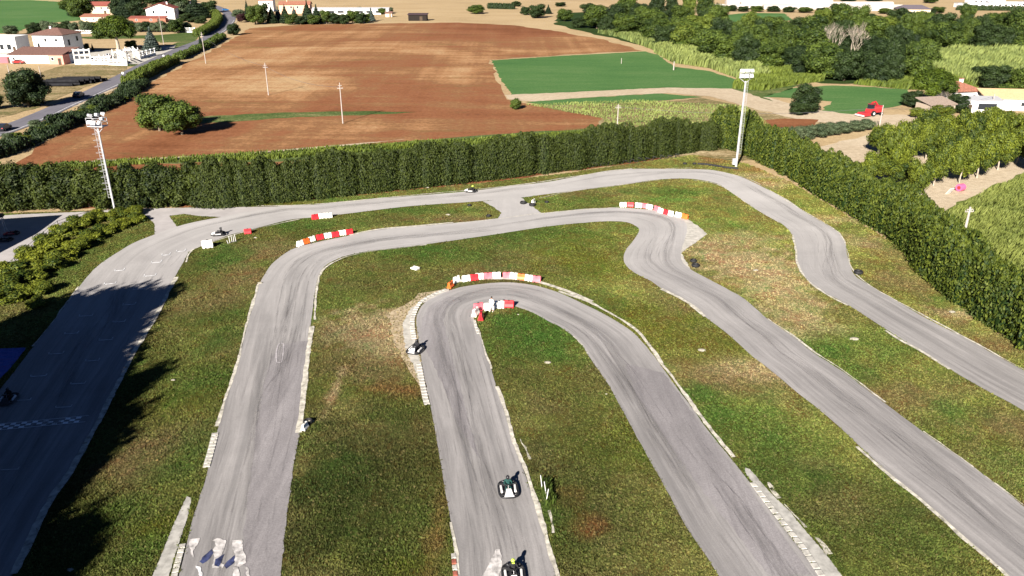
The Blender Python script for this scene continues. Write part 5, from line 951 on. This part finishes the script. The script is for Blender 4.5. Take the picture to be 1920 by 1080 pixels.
# ---------------------------------------------------------------- light masts and poles
M_galv = plain("white_galvanised_steel", (.37, .37, .38), .5, .4, .08, 3); M_lens = plain("floodlight_glass", (.5, .52, .55), .15, .6, .1); M_cp = plain("pale_concrete_pole", (.34, .30, .27), .9, .1, .12, 2)
def floodlight(e, c, az, tilt, s=1.0):
    mb = MB(); Q = Matrix.Translation(c) @ Matrix.Rotation(az, 4, 'Z') @ Matrix.Rotation(tilt, 4, 'X') @ Matrix.Scale(s, 4); mb.M = Q
    mb.add([(-.3, -.18, .24), (.3, -.18, .24), (.3, -.18, -.24), (-.3, -.18, -.24), (-.18, .16, .14), (.18, .16, .14), (.18, .16, -.14), (-.18, .16, -.14)], [(0, 1, 2, 3), (5, 4, 7, 6), (0, 4, 5, 1), (1, 5, 6, 2), (2, 6, 7, 3), (3, 7, 4, 0)], M_galv); f = mb.build("floodlight", e)
    mb = MB(); mb.M = Q; mb.box((0, -.19, 0), (.52, .02, .40), M_lens); mb.build("lens", f)
p = G(217, 402); H1 = HT(402, 236)
e = empty("lattice_floodlight_mast", p, R(-12), "white floodlight mast with side ladder and railed lamp platform beside the pit lane", "floodlight mast")
mb = MB(); mb.tube([(0, 0, -.2), (0, 0, H1)], [.16, .11], M_galv, 12); mb.box((0, 0, .15), (.7, .7, .3), M_galv); mb.build("pole", e)
mb = MB()
for s in (-.62, -.22): mb.tube([(s, 0, 2.5), (s, 0, H1)], .028, M_galv, 5)
z = 2.6
while z < H1: mb.tube([(-.62, 0, z), (-.14, 0, z)], .02, M_galv, 5); z += .42
for q in np.arange(4, H1, .9):
    P = [(-.42 + .36 * math.cos(a), -.36 + .36 * math.sin(a), q) for a in [k * 2 * math.pi / 10 for k in range(11)]]; mb.tube(P, .02, M_galv, 5, False)
mb.build("ladder", e)
mb = MB(); mb.box((0, 0, H1), (2.4, 1.3, .10), M_galv)
for x in (-1.2, 0, 1.2):
    for y in (-.62, .62): mb.tube([(x, y, H1), (x, y, H1 + 1.15)], .04, M_galv, 6)
for zz in (.6, 1.15):
    mb.tube([(-1.2, -.62, H1 + zz), (1.2, -.62, H1 + zz), (1.2, .62, H1 + zz), (-1.2, .62, H1 + zz), (-1.2, -.62, H1 + zz)], .04, M_galv, 6, False)
for s in (-1, 1): mb.tube([(s * 1.1, 0, H1), (0, 0, H1 - 1.0)], .05, M_galv, 6)
mb.build("platform", e)
for k, (x, y, z, a, t) in enumerate([(-.8, -.3, 1.5, 2.8, .5), (0, .2, 1.55, 3.3, .4), (.9, .3, 1.7, 2.5, .4), (-.75, -.5, .5, .3, -.5), (0, -.6, .45, 0, -.6), (.85, -.5, .5, -.4, -.5), (.4, .5, .9, 3.5, .4)]): floodlight(e, (x, y, H1 + z), a, t, 1.15)
p = G(1380, 312); H2 = HT(312, 152)
e = empty("floodlight_mast", p, R(4), "tall white floodlight mast with two lamp rows where the hedges meet", "floodlight mast")
mb = MB(); mb.tube([(0, 0, -.2), (0, 0, H2)], [.22, .13], M_galv, 12); mb.box((-.45, .1, .9), (.55, .4, 1.1), M_galv); mb.build("pole", e)
mb = MB()
for s in (.28, .62): mb.tube([(s, 0, 2.2), (s * .8, 0, H2)], .022, M_galv, 5)
z = 2.4
while z < H2: mb.tube([(.27, 0, z), (.58, 0, z)], .016, M_galv, 5); z += .45
mb.build("ladder", e)
mb = MB()
for s in (-1, 1): mb.tube([(0, 0, H2 - .3), (s * 1.15, 0, H2 + .55), (s * 1.15, 0, H2 + 2.0)], .06, M_galv, 6)
for zz in (.55, 1.25, 2.0): mb.tube([(-1.2, 0, H2 + zz), (1.2, 0, H2 + zz)], .06, M_galv, 6)
mb.box((0, .25, H2 + .5), (2.2, .7, .08), M_galv); mb.build("lamp_frame", e)
for zz in (.85, 1.75):
    for x in (-.8, 0, .8): floodlight(e, (x, -.2, H2 + zz), .0 + x * .3, -.35, 1.2)
WIRES = []
def pole(px, yb, yt, label, cross=True, r=.12, wire=False):
    p = G(px, yb); h = HT(yb, yt); e = empty("utility_pole", p, R(random.uniform(-15, 15)), label, "utility pole"); mb = MB(); mb.tube([(0, 0, -.2), (0, 0, h)], [r * 1.25, r * .8], M_cp, 10); mb.build("pole", e)
    if cross:
        mb = MB(); mb.box((0, 0, h * .86), (1.25, .1, .1), M_cp); mb.box((0, 0, h * .93), (.9, .1, .1), M_cp)
        for x in (-.58, -.3, .3, .58): mb.tube([(x, 0, h * .86), (x, 0, h * .86 + .24)], .035, M_galv, 6)
        mb.build("crossarm", e)
    return (p.x, p.y, h * .9)
w1 = pole(643, 231, 155, "concrete utility pole in the red field, nearest the long hedge")
w2 = pole(503.5, 178, 118, "concrete utility pole in the red field, middle one of the three")
w3 = pole(386, 119, 60, "concrete utility pole at the edge of the red field near the road bend")
w4 = pole(307, 83, 30, "plain concrete pole in the garden meadow near the villa", False)
w5 = pole(1157, 246, 195, "utility pole with dark crossarms rising behind the long hedge near the stony stubble")
w6 = pole(1805, 450, 388, "white utility pole with many insulators in the corn field behind the right hedge", True, .17)
w7 = pole(1648, 243, 197, "thin utility pole beside the red machine", False, .11)
w8 = pole(1857, 212, 176, "short white pole beside the white farm shed", False, .13)
pole(1410, 243, 217, "thin wooden post at the small red field behind the hedge corner", False, .08)
pole(1263, 131, 115, "short pale post with white top in the right end of the green field", False, .18)
pole(1165, 119, 109, "thin pale post in the middle of the green field", False, .10)
pole(77, 144, 124, "white post behind the black pipes", False, .12); pole(18, 140, 121, "white post left of the dark rounded tree", False, .12)
pole(143, 118, 93, "thin lamp post in front of the pink annex", False, .09); pole(238, 122, 97, "white lamp post at the yard gate", False, .10)
M_wire = plain("cable", (.10, .10, .11), .6, .2)
def wire(a, b, label):
    a, b = Vector(a), Vector(b); P = [a.lerp(b, t / 12) - Vector((0, 0, 1.4 * 4 * (t / 12) * (1 - t / 12))) for t in range(13)]; mb = MB(); mb.tube(P, .028, M_wire, 4, False); tag(mb.build("power_line"), label, "cable")
wire(w1, w2, "cable hanging between the two nearer poles of the red field"); wire(w2, w3, "cable hanging between the far poles of the red field"); wire(w7, w8, "cable between the pole at the red machine and the pole at the white shed"); wire(w5, w7, "long cable from the pole behind the hedge to the pole at the red machine")
for i, (x, y) in enumerate([(232, 149), (308, 115)]):
    p = G(x, y); e = empty("road_sign", p, .4, ["small white road sign on a post at the road edge, nearer one", "small white road sign on a post at the road edge, farther one"][i], "road sign"); mb = MB(); mb.tube([(0, 0, 0), (0, 0, 2.2)], .05, M_galv, 6); mb.build("post", e); mb = MB(); mb.tube([(0, -.03, 1.9), (0, .0, 1.9)], .38, M_kw, 14); mb.build("plate", e)

# ---------------------------------------------------------------- cars
def HD(x, y):
    a, b = G(x - 40, y + 18), G(x + 40, y - 18); return math.atan2(b.y - a.y, b.x - a.x) - math.pi / 2
def car(px, py, rz, col, label, z=.0, s=1.0):
    p = G(px, py); e = empty("parked_car" if "parked" in label else "car", p, rz, label, "car"); e.scale = (s, s, s)
    paint = plain("car_paint_" + str(len(bpy.data.materials)), col, .25, .6, .03)
    prof = [(-2.1, .3), (-2.15, .75), (-1.9, .95), (-1.5, 1.0), (-1.0, 1.42), (.35, 1.45), (1.05, .98), (1.85, .85), (2.12, .62), (2.12, .3)]
    mb = MB(); mb.prism([(y, z_) for y, z_ in prof], -.85, .85, paint); mb.build("body", e, .07)
    mb = MB(); mb.prism([(-1.42, 1.02), (-.98, 1.36), (.32, 1.39), (.95, 1.0)], -.862, .862, M_glass); mb.add([(-.7, 1.06, 1.0), (.7, 1.06, 1.0), (.62, .42, 1.44), (-.62, .42, 1.44)], [(0, 1, 2, 3)], M_glass); mb.add([(-.7, -1.54, 1.02), (.7, -1.54, 1.02), (.62, -1.03, 1.435), (-.62, -1.03, 1.435)], [(3, 2, 1, 0)], M_glass); mb.build("window", e)
    for x in (-.8, .8):
        for y in (-1.3, 1.35):
            mb = MB(); mb.tube([(x - .1, y, .32), (x + .1, y, .32)], .32, M_black, 14); wh = mb.build("wheel", e); mb = MB(); mb.tube([(x - .11, y, .32), (x + .11, y, .32)], .17, M_steel, 10); mb.build("rim", wh)
    for x in (-.6, .6): mb = MB(); mb.box((x, 2.08, .66), (.34, .1, .16), M_kw); mb.build("headlight", e, .02)
    for x in (-.65, .65): mb = MB(); mb.box((x, -2.12, .78), (.3, .08, .16), M_kr); mb.build("tail_light", e, .02)
    return e
car(148, 182, HD(150, 181), (.012, .013, .016), "black car driving on the public road beside the pipe stack")
car(8, 244, HD(8, 244), (.02, .02, .024), "black car on the public road cut by the left edge")
car(423, 20, R(-60), (.02, .12, .3), "blue car on the road bend at the very top")
car(262, 92, R(70), (.02, .02, .025), "dark car parked behind the white yard wall under the silver fir")
car(205, 108, R(20), (.45, .45, .47), "silver car parked among the garden urns inside the white yard wall")
car(225, 101, R(85), (.75, .75, .74), "white car parked by the drive near the yard gate")
car(35, 119, R(85), (.3, .02, .02), "red car parked in front of the long white annex")
car(242, 96, R(80), (.7, .7, .7), "white car parked in the yard behind the umbrella pine trunk")
# ---------------------------------------------------------------- buildings
M_wall = plain("white_render", (.70, .69, .66), .9, .1, .05, 1.0); M_cream = plain("cream_render", (.58, .48, .34), .9, .1, .06, 1); M_pink = plain("pink_render", (.60, .26, .20), .9, .1, .08, 1); M_brroof = plain("brown_tile_roof", (.15, .085, .07), .9, .1, .25, 3); M_rdroof = plain("red_tile_roof", (.21, .065, .05), .9, .1, .2, 3); M_terra = plain("terracotta_roof", (.27, .12, .08), .9, .1, .3, 3); M_ocroof = plain("ochre_roof_sheet", (.52, .36, .20), .9, .1, .12, 2); M_wood = plain("dark_wood", (.07, .05, .035), .9, .1, .2, 3); M_poly = plain("pale_tunnel_film", (.42, .38, .34), .6, .3, .1, .3)
def house(px, py, wd, dp, ht, rz, wall, roof, label, kind="gable", rise=1.8, over=.5, wins=(), door=None, chim=None, name="house", cat="house"):
    p = G(px, py); e = empty(name, p, R(rz), label, cat); w2, d2 = wd / 2, dp / 2
    mb = MB(); mb.add([(-w2, 0, 0), (w2, 0, 0), (w2, dp, 0), (-w2, dp, 0), (-w2, 0, ht), (w2, 0, ht), (w2, dp, ht), (-w2, dp, ht)], [(0, 1, 5, 4), (1, 2, 6, 5), (2, 3, 7, 6), (3, 0, 4, 7), (4, 5, 6, 7)], wall)
    if kind == "gable": mb.add([(-w2, 0, ht), (-w2, dp, ht), (-w2, d2, ht + rise), (w2, 0, ht), (w2, dp, ht), (w2, d2, ht + rise)], [(0, 2, 1), (3, 4, 5)], wall)
    if kind == "gablefront": mb.add([(-w2, 0, ht), (w2, 0, ht), (0, 0, ht + rise), (-w2, dp, ht), (w2, dp, ht), (0, dp, ht + rise)], [(0, 1, 2), (4, 3, 5)], wall)
    mb.build("wall", e); mb = MB(); o = over; t = .18
    def slab(q):
        n = (Vector(q[1]) - Vector(q[0])).cross(Vector(q[2]) - Vector(q[0])).normalized() * t; k = len(q)
        mb.add([tuple(Vector(a)) for a in q] + [tuple(Vector(a) + n) for a in q], [tuple(reversed(range(k))), tuple(range(k, 2 * k))] + [(i, (i + 1) % k, k + (i + 1) % k, k + i) for i in range(k)], roof)
    dz = rise / d2 * o if kind == "gable" else rise / w2 * o
    if kind == "gable": slab([(-w2 - o, -o, ht - dz), (w2 + o, -o, ht - dz), (w2 + o, d2, ht + rise), (-w2 - o, d2, ht + rise)]); slab([(-w2 - o, d2, ht + rise), (w2 + o, d2, ht + rise), (w2 + o, dp + o, ht - dz), (-w2 - o, dp + o, ht - dz)])
    elif kind == "gablefront": slab([(-w2 - o, -o, ht - dz), (0, -o, ht + rise), (0, dp + o, ht + rise), (-w2 - o, dp + o, ht - dz)]); slab([(0, -o, ht + rise), (w2 + o, -o, ht - dz), (w2 + o, dp + o, ht - dz), (0, dp + o, ht + rise)])
    elif kind == "hip":
        a, b, c, d = (-w2 - o, -o, ht), (w2 + o, -o, ht), (w2 + o, dp + o, ht), (-w2 - o, dp + o, ht); k = min(w2, d2) * .95; r1, r2 = (-w2 + k, d2, ht + rise), (w2 - k, d2, ht + rise)
        slab([a, b, r2, r1]); slab([b, c, r2]); slab([c, d, r1, r2]); slab([d, a, r1])
    elif kind == "mono": slab([(-w2 - o, -o, ht + .02), (w2 + o, -o, ht + .02), (w2 + o, dp + o, ht + rise), (-w2 - o, dp + o, ht + rise)])
    else: mb.box((0, d2, ht + .15), (wd + o, dp + o, .3), roof)
    rf = mb.build("roof", e)
    if chim: mb = MB(); mb.box((chim[0], chim[1], ht + rise * .6 + .6), (.7, .7, 1.9), wall); mb.box((chim[0], chim[1], ht + rise * .6 + 1.62), (.9, .9, .14), roof); mb.build("chimney", rf)
    for (x, z_, ww, hh, *side) in wins:
        mb = MB(); M2 = MB()
        if side and side[0] == 'r': mb.box((w2 + .02, x, z_), (.10, ww + .25, hh + .25), M_kw); M2.box((w2 + .05, x, z_), (.10, ww, hh), M_glass)
        else: mb.box((x, -.02, z_), (ww + .25, .10, hh + .25), M_kw); M2.box((x, -.05, z_), (ww, .10, hh), M_glass)
        f = mb.build("window", e); M2.build("pane", f)
    if door: mb = MB(); mb.box((door[0], -.03, door[2] / 2), (door[1], .12, door[2]), M_wood); dd = mb.build("door", e); mb = MB(); mb.box((door[0] + door[1] * .35, -.12, door[2] * .48), (.08, .06, .2), M_steel); mb.build("handle", dd)
    return e
house(96, 104, 12.5, 11, 7.4, -8, M_wall, M_brroof, "large white two-storey house with brown hip roof at the left", "hip", 2.0, .8, [(-4.2, 3.6, .9, 1.6), (-1.0, 5.6, .8, 1.2), (3.4, 5.6, 1.0, .8), (-5.2, 5.8, .5, .6), (3, 4.5, 1.0, 2.0, 'r'), (8, 5.5, 1.0, 1.6, 'r')], (3.6, 1.6, 2.4), (-1.5, 5))
house(72, 119, 20, 9, 2.9, -3, M_wall, M_brroof, "long low white annex with brown lean-to roof in front of the white house", "mono", 1.6, .5, [(-8.5, 1.6, .6, .8), (4.5, 1.6, .7, .8)], (6.8, 1.0, 2.1))
house(107, 121, 5.2, 4, 3.2, -3, M_pink, M_brroof, "pink walled porch at the right end of the low white annex", "mono", .9, .3, [(-1.2, 1.9, .8, .9)], (1.2, 1.0, 2.1), name="porch", cat="porch")
house(6, 98, 12, 8, 5.6, -5, M_wall, M_wall, "modern white flat-roofed building at the left edge", "flat", .3, .2, [(-3, 2, 1.4, 1.8), (0, 2, 1.4, 1.8), (3, 2, 1.6, 2.0), (-2, 4.5, 1.4, 1.0)], (5, 1.2, 2.2))
house(8, 118, 9, 4, 2.2, -3, plain("pink_red_panel", (.6, .12, .14), .8, .1, .15), M_wall, "low pink and white lean-to at the left edge below the modern building", "flat", .2, .2, [(-2, 1.2, 1.0, .8)], (2, 1, 1.9), name="shed", cat="shed")
house(303, 40, 15, 11, 7.0, 10, M_wall, M_rdroof, "white villa with red roof among dark trees at the top left", "gablefront", 2.6, .8, [(-3.5, 5.0, 1, 1.5), (3.4, 4.8, 1, 1.4), (0, 2.0, 1.4, 1.6), (4, 4.5, 1.2, 1.6, 'r')], (-4.5, 1.2, 2.2), (3, 6))
house(192, 27, 17, 9, 5.2, 0, M_cream, M_rdroof, "farmhouse with red tiled roof left of the white villa", "gable", 2.0, .6, [(-4, 3.8, 1, 1), (0, 3.8, 1, 1), (4, 3.8, 1, 1)], (2, 1.4, 2.2), (5, 4))
house(176, 41, 14, 6, 2.6, 2, M_cream, M_terra, "low outbuilding with red roof in front of the farmhouse", "mono", 1.2, .4, [(-4, 1.5, .8, .8), (0, 1.5, .8, .8)], (4, 1.2, 2), name="outbuilding", cat="outbuilding")
house(277, 42, 20, 4, 2.2, 2, M_terra, M_rdroof, "long low red-roofed wall building in front of the white villa", "mono", .8, .3, [(-6, 1.3, 1, .8), (2, 1.3, 1, .8)], (6, 1.2, 1.9), name="outbuilding", cat="outbuilding")
house(553, 26, 19, 9, 5.6, 4, plain("salmon_render", (.56, .34, .25), .9, .1, .05), M_terra, "pink house with orange roof behind the conifers at the top", "gable", 1.6, .5, [(-6, 4, 1, 1.2), (-2, 4, 1, 1.2), (2, 4, 1, 1.2), (7, 4, 1, 1.2)], (0, 1.4, 2.3), (-5, 4))
house(500, 22, 9, 8, 7.0, 4, M_wall, M_terra, "taller white wing left of the pink house, mostly hidden by trees", "gable", 1.2, .4, [(2, 5, 1, 1.2)], (-2, 1.2, 2.2))
house(657, 27, 48, 7, 2.8, 0, M_wall, M_galv, "long low white greenhouse behind the trees above the red field", "gable", 1.0, .2, [(-18 + 6 * k, 1.5, 4, 1.2) for k in range(7)], (20, 1.6, 2.1), name="greenhouse", cat="greenhouse")
house(783, 39, 10.5, 5, 3.2, -2, plain("black_shed_boards", (.02, .016, .014), .9, .1, .2), plain("dark_grey_roof", (.06, .04, .045), .9, .1, .2), "small dark open shed alone in the pale stubble at the top centre", "mono", .5, .5, [], (2, 1.6, 2.4), name="shed", cat="shed")
house(729, 32, 4, 3, 2.2, 0, M_cream, M_brroof, "tiny barn left of the dark open shed", "gable", .8, .3, [(-1, 1.2, .6, .6)], (.8, .8, 1.8), name="barn", cat="barn")
house(1713, 29, 19, 9, 3.6, -6, M_cream, plain("slate_roof", (.10, .085, .10), .9, .1, .2), "cream house with dark slate roof behind the wood at the top right", "hip", 2.2, .5, [(-5, 2, 1, 1.2), (0, 2, 1, 1.2), (5, 2, 1, 1.2)], (2.5, 1.2, 2.2))
house(1808, 199, 8.5, 8, 3.6, 12, M_wall, M_terra, "old farmhouse with worn terracotta roof beside the large umbrella-shaped tree", "hip", 1.8, .5, [(-2, 2.2, .8, 1.0), (2.2, 2.2, .8, 1.0)], (.2, 1.0, 2.1), (1, 4))
house(1840, 213, 9, 4, 2.9, -6, M_wall, M_galv, "white flat shed with dark opening between the farmhouse and the long shed", "mono", .5, .2, [(1, 1.7, 4.2, 1.4)], (-3, 1, 2.1), name="shed", cat="shed")
house(1915, 208, 17, 6, 2.8, -8, M_wall, M_ocroof, "long white shed with ochre roof cut by the right edge", "mono", 1.4, .4, [(-5, 1.6, .8, .8), (0, 1.6, .8, .8)], (4, 1.2, 2.1), name="shed", cat="shed")
house(1765, 216, 7, 5, 2.4, 14, plain("rough_plaster", (.34, .28, .22), .9, .1, .2), plain("grey_brown_roof", (.28, .22, .18), .9, .1, .3), "ruined grey-brown hut in front of the large umbrella-shaped tree", "mono", 1.0, .3, [(1.5, 1.4, .7, .7)], (-1.5, .9, 1.9), name="hut", cat="hut")
def tunnel(px, py, L_, wd, ht, label):
    p = G(px, py); e = empty("polytunnel", p, 0, label, "polytunnel"); mb = MB(); n = 10; vs = []; fs = []; m = 16
    for i in range(m + 1):
        for k in range(n + 1): a = math.pi * k / n; kk = 1 + .02 * (i % 2); vs.append((-L_ / 2 + L_ * i / m, wd / 2 * math.cos(a) * -kk, ht * math.sin(a) * kk))
    for i in range(m):
        for k in range(n): fs.append((i * (n + 1) + k, (i + 1) * (n + 1) + k, (i + 1) * (n + 1) + k + 1, i * (n + 1) + k + 1))
    mb.add(vs, fs, M_poly, False); mb.add([vs[k] for k in range(n + 1)], [tuple(range(n + 1))], M_poly); mb.add([vs[-1 - k] for k in range(n + 1)], [tuple(range(n + 1))], M_poly); mb.build("cover", e)
    mb = MB(); mb.box((L_ / 2 + .03, 0, 1.1), (.06, 1.8, 2.2), M_wood); mb.build("door", e)
for i, (x, y, L_) in enumerate([(1560, 17, 95), (1420, 16, 60), (1640, 20, 60), (1530, 11, 110), (1460, 7, 80)]): tunnel(x, y, L_, 7, 3.0, ["longest front pale polytunnel at the top right", "pale polytunnel at the left end of the tunnel rows", "pale polytunnel just left of the cream house", "pale polytunnel in the middle row behind the front one", "rearmost pale polytunnel at the very top"][i])
# industrial white structures, top right
for i, (x, y, wd, ht, l) in enumerate([(1830, 14, 26, 2.6, "white industrial trough row at the top right, left block"), (1880, 13, 20, 3.2, "white industrial block with pipes, top right corner, second from left"), (1925, 12, 22, 2.8, "white industrial block at the top right corner, cut by the edge"), (1850, 6, 28, 2.4, "rear white industrial block behind the left block")]): house(x, y, wd, 6, ht, 0, M_wall, M_galv, l, "flat", .2, .2, [(-wd * .3 + k * 4, 1.3, 1.6, 1.0) for k in range(4)], (wd * .42, 1, 1.9), name="industrial_block", cat="industrial building")
# yard walls with columns
def colwall(x0, y0, x1, y1, h, label, n=8, name="yard_wall", cat="wall"):
    a, b = G(x0, y0), G(x1, y1); L_ = (b - a).length; e = empty(name, a, math.atan2(b.y - a.y, b.x - a.x), label, cat)
    mb = MB(); mb.box((L_ / 2, .12, h * .18), (L_, .2, h * .36), M_wall); mb.box((L_ / 2, .12, h * .94), (L_, .3, h * .10), M_wall); mb.box((L_ / 2, .12, h * .62), (L_, .16, h * .06), M_wall); mb.build("panel", e)
    for k in range(n): mb = MB(); x = L_ * k / (n - 1); mb.tube([(x, .12, 0), (x, .12, h * .97)], [.24, .2], M_wall, 10); mb.box((x, .12, h * 1.02), (.6, .6, .16), M_wall); mb.build("column", e)
colwall(142, 121, 172, 120, 5.0, "tall white columned frame wall beside the pink porch", 4)
colwall(172, 121, 204, 121, 2.6, "white column fence at the yard front, middle part", 6); colwall(204, 122, 238, 123, 1.9, "solid low white wall at the yard front, right part", 3); colwall(222, 113, 238, 120, 3.6, "white gate frame at the yard corner by the road", 3)
colwall(262, 111, 292, 103, 2.4, "white pergola fence along the yard drive, right side", 5); colwall(250, 100, 262, 111, 2.4, "white pergola fence along the yard drive, back side", 3); colwall(128, 62, 176, 63, 1.4, "long low white balustrade behind the umbrella pine", 12); colwall(348, 61, 366, 61, 2.2, "white open gate frame by the road bend", 3, "gate", "gate")
M_stat = plain("pale_statue_stone", (.62, .58, .54), .85, .1, .12, 4)
for i, (x, y, h) in enumerate([(180, 117, 1.8), (188, 114, 1.6), (197, 118, 2.0), (206, 113, 1.5), (214, 118, 1.7), (226, 108, 2.1), (233, 104, 1.7), (244, 113, 1.6), (252, 107, 1.9), (236, 99, 1.5), (260, 101, 1.7), (212, 104, 1.6)]):
    p = G(x, y); mb = MB(); mb.box((0, 0, .25), (.7, .7, .5), M_stat); mb.tube([(0, 0, .5), (0, 0, .5 + h * .35), (0, 0, .5 + h * .7), (0, 0, .5 + h)], [.22, .34, .26, .08], M_stat, 10); mb.ball((0, 0, .6 + h), .18, M_stat, 8, 6); o = mb.build("garden_urn"); o.location = (p.x, p.y, 0); tag(o, "pale stone garden urn on a plinth displayed in the white-walled yard", "urn", "garden urns displayed in the yard")
# canopy left of the frame (its shade lies on the paddock)
Lc = 6.0 / math.tan(R(SUN_EL)); off = Vector((-math.sin(R(SUN_AZ)) * Lc, -math.cos(R(SUN_AZ)) * Lc, 0)); cps = [G(112, 405) + off, G(62, 441) + off, G(-90, 520) + off, G(-260, 430) + off]
e = empty("paddock_canopy", cps[0], 0, "flat paddock canopy at the left edge shading the parked karts", "canopy"); mb = MB(); rel = [c - cps[0] for c in cps]
mb.add([(c.x, c.y, 6) for c in rel] + [(c.x, c.y, 6.3) for c in rel], [(0, 1, 2, 3), (7, 6, 5, 4), (0, 4, 5, 1), (1, 5, 6, 2), (2, 6, 7, 3), (3, 7, 4, 0)], M_galv); mb.build("roof", e)
for c in rel: mb = MB(); q = c * .96; mb.tube([(q.x - .6, q.y, -.1), (q.x - .6, q.y, 6)], .14, M_galv, 8); mb.build("post", e)
p = G(4, 434); e = empty("service_stand", p, .3, "white steel stand with dark top beside the parked karts at the left edge", "stand"); mb = MB()
for x in (-.5, .5):
    for y in (-.4, .4): mb.tube([(x, y, 0), (x * .8, y * .8, 2.2)], .06, M_galv, 6)
mb.build("frame", e); mb = MB(); mb.box((0, 0, 2.35), (1.4, 1.1, .4), M_kd, 0, .8); mb.build("top", e, .05)
fp = [G(*q) for q in [(-60, 572), (0, 521), (30, 496), (70, 459), (110, 426), (135, 417), (172, 406), (214, 404)]]; e = empty("wire_fence", fp[0], 0, "low dark wire fence between the pit lane and the shrub bank", "fence"); sl = smooth_line(fp, 2.0); mb = MB()
for h in (.15, .5, .9): mb.tube([v - fp[0] + Vector((0, 0, h)) for v in sl], .03, M_kd, 4, False)
mb.build("wire", e)
for v in sl[::2][:60]: mb = MB(); q = v - fp[0]; mb.tube([q + Vector((0, 0, -.1)), q + Vector((0, 0, 1.0))], .04, M_kd, 5); mb.build("post", e)
# black pipes
p0 = G(110, 160); M_pipe = plain("black_pe_pipe", (.012, .012, .014), .8, .15, .3, 1.0)
for r_, (n, z) in enumerate([(7, .45), (5, 1.22)]):
    for k in range(n):
        mb = MB(); L_ = 11.0; mb.tube([(-L_ / 2, 0, 0), (L_ / 2, 0, 0)], .44, M_pipe, 14, False); mb.tube([(L_ / 2 - .02, 0, 0), (L_ / 2, 0, 0)], .38, M_dk, 14); mb.tube([(-L_ / 2, 0, 0), (-L_ / 2 + .02, 0, 0)], .38, M_dk, 14)
        o = mb.build("black_pipe"); o.location = (p0.x + .8 * k + r_ * .8 + random.uniform(-.3, .3), p0.y + 1.75 * k - 2 + r_ * 1.6, z + .0); o.rotation_euler = (0, 0, .04)
        tag(o, ["large black plastic pipe lying on the ground in the pipe stack by the road", "large black plastic pipe in the upper layer of the pipe stack by the road"][r_], "pipe", ["lower black pipes of the stack", "upper black pipes of the stack"][r_])
# red farm machine
p = G(1637, 216); e = empty("farm_machine", p, R(25), "red harvesting machine parked beside the dirt path at the right", "farm machine"); e.scale = (.8, .8, .8)
mb = MB(); mb.box((.9, 0, 1.9), (3.4, 2.4, 1.9), M_kr, 0, .9); mb.box((-1.4, 0, 1.5), (2.4, 2.2, 1.2), M_kr, 0, .85); mb.build("body", e, .08)
mb = MB(); mb.box((-4.0, 0, .75), (3.0, 3.2, .9), M_kr, 0, .75); mb.box((-5.55, 0, .45), (.3, 3.4, .5), M_kw); mb.build("header", e, .06)
mb = MB(); mb.tube([(1.8, .3, 2.6), (.6, .5, 3.9), (-.6, .6, 3.6)], .28, M_kr, 8); mb.build("unloading_pipe", e)
mb = MB(); mb.box((-1.4, 0, 2.7), (1.5, 1.5, 1.3), M_glass, 0, .9); mb.box((-1.4, 0, 3.42), (1.6, 1.6, .14), M_kr); mb.build("cab", e, .04)
for x, r_ in ((-1.4, .8), (1.9, .55)):
    for y in (-1.25, 1.25): mb = MB(); mb.tube([(x, y - .25, r_), (x, y + .25, r_)], r_, M_black, 16); wh = mb.build("wheel", e); mb = MB(); mb.tube([(x, y - .27, r_), (x, y + .27, r_)], r_ * .5, M_kw, 10); mb.build("rim", wh)
# pink bale and leaning board in the orchard
p = G(1800, 358); mb = MB(); mb.tube([(-.5, 0, .6), (.5, 0, .6)], .6, plain("pink_plastic_wrap", (.72, .10, .22), .5, .4, .1), 18); mb.tube([(-.52, 0, .6), (.52, 0, .6)], .3, M_kr, 12); o = mb.build("wrapped_bale"); o.location = p; o.rotation_euler = (0, 0, .5); tag(o, "pink plastic wrapped round drum at the edge of the orchard", "bale")
p = G(1780, 364); mb = MB(); mb.box((0, 0, .5), (.9, .08, 1.3), M_kw, .4, 1, .6); o = mb.build("leaning_board"); o.location = p; tag(o, "pale board leaning beside the pink drum", "board")
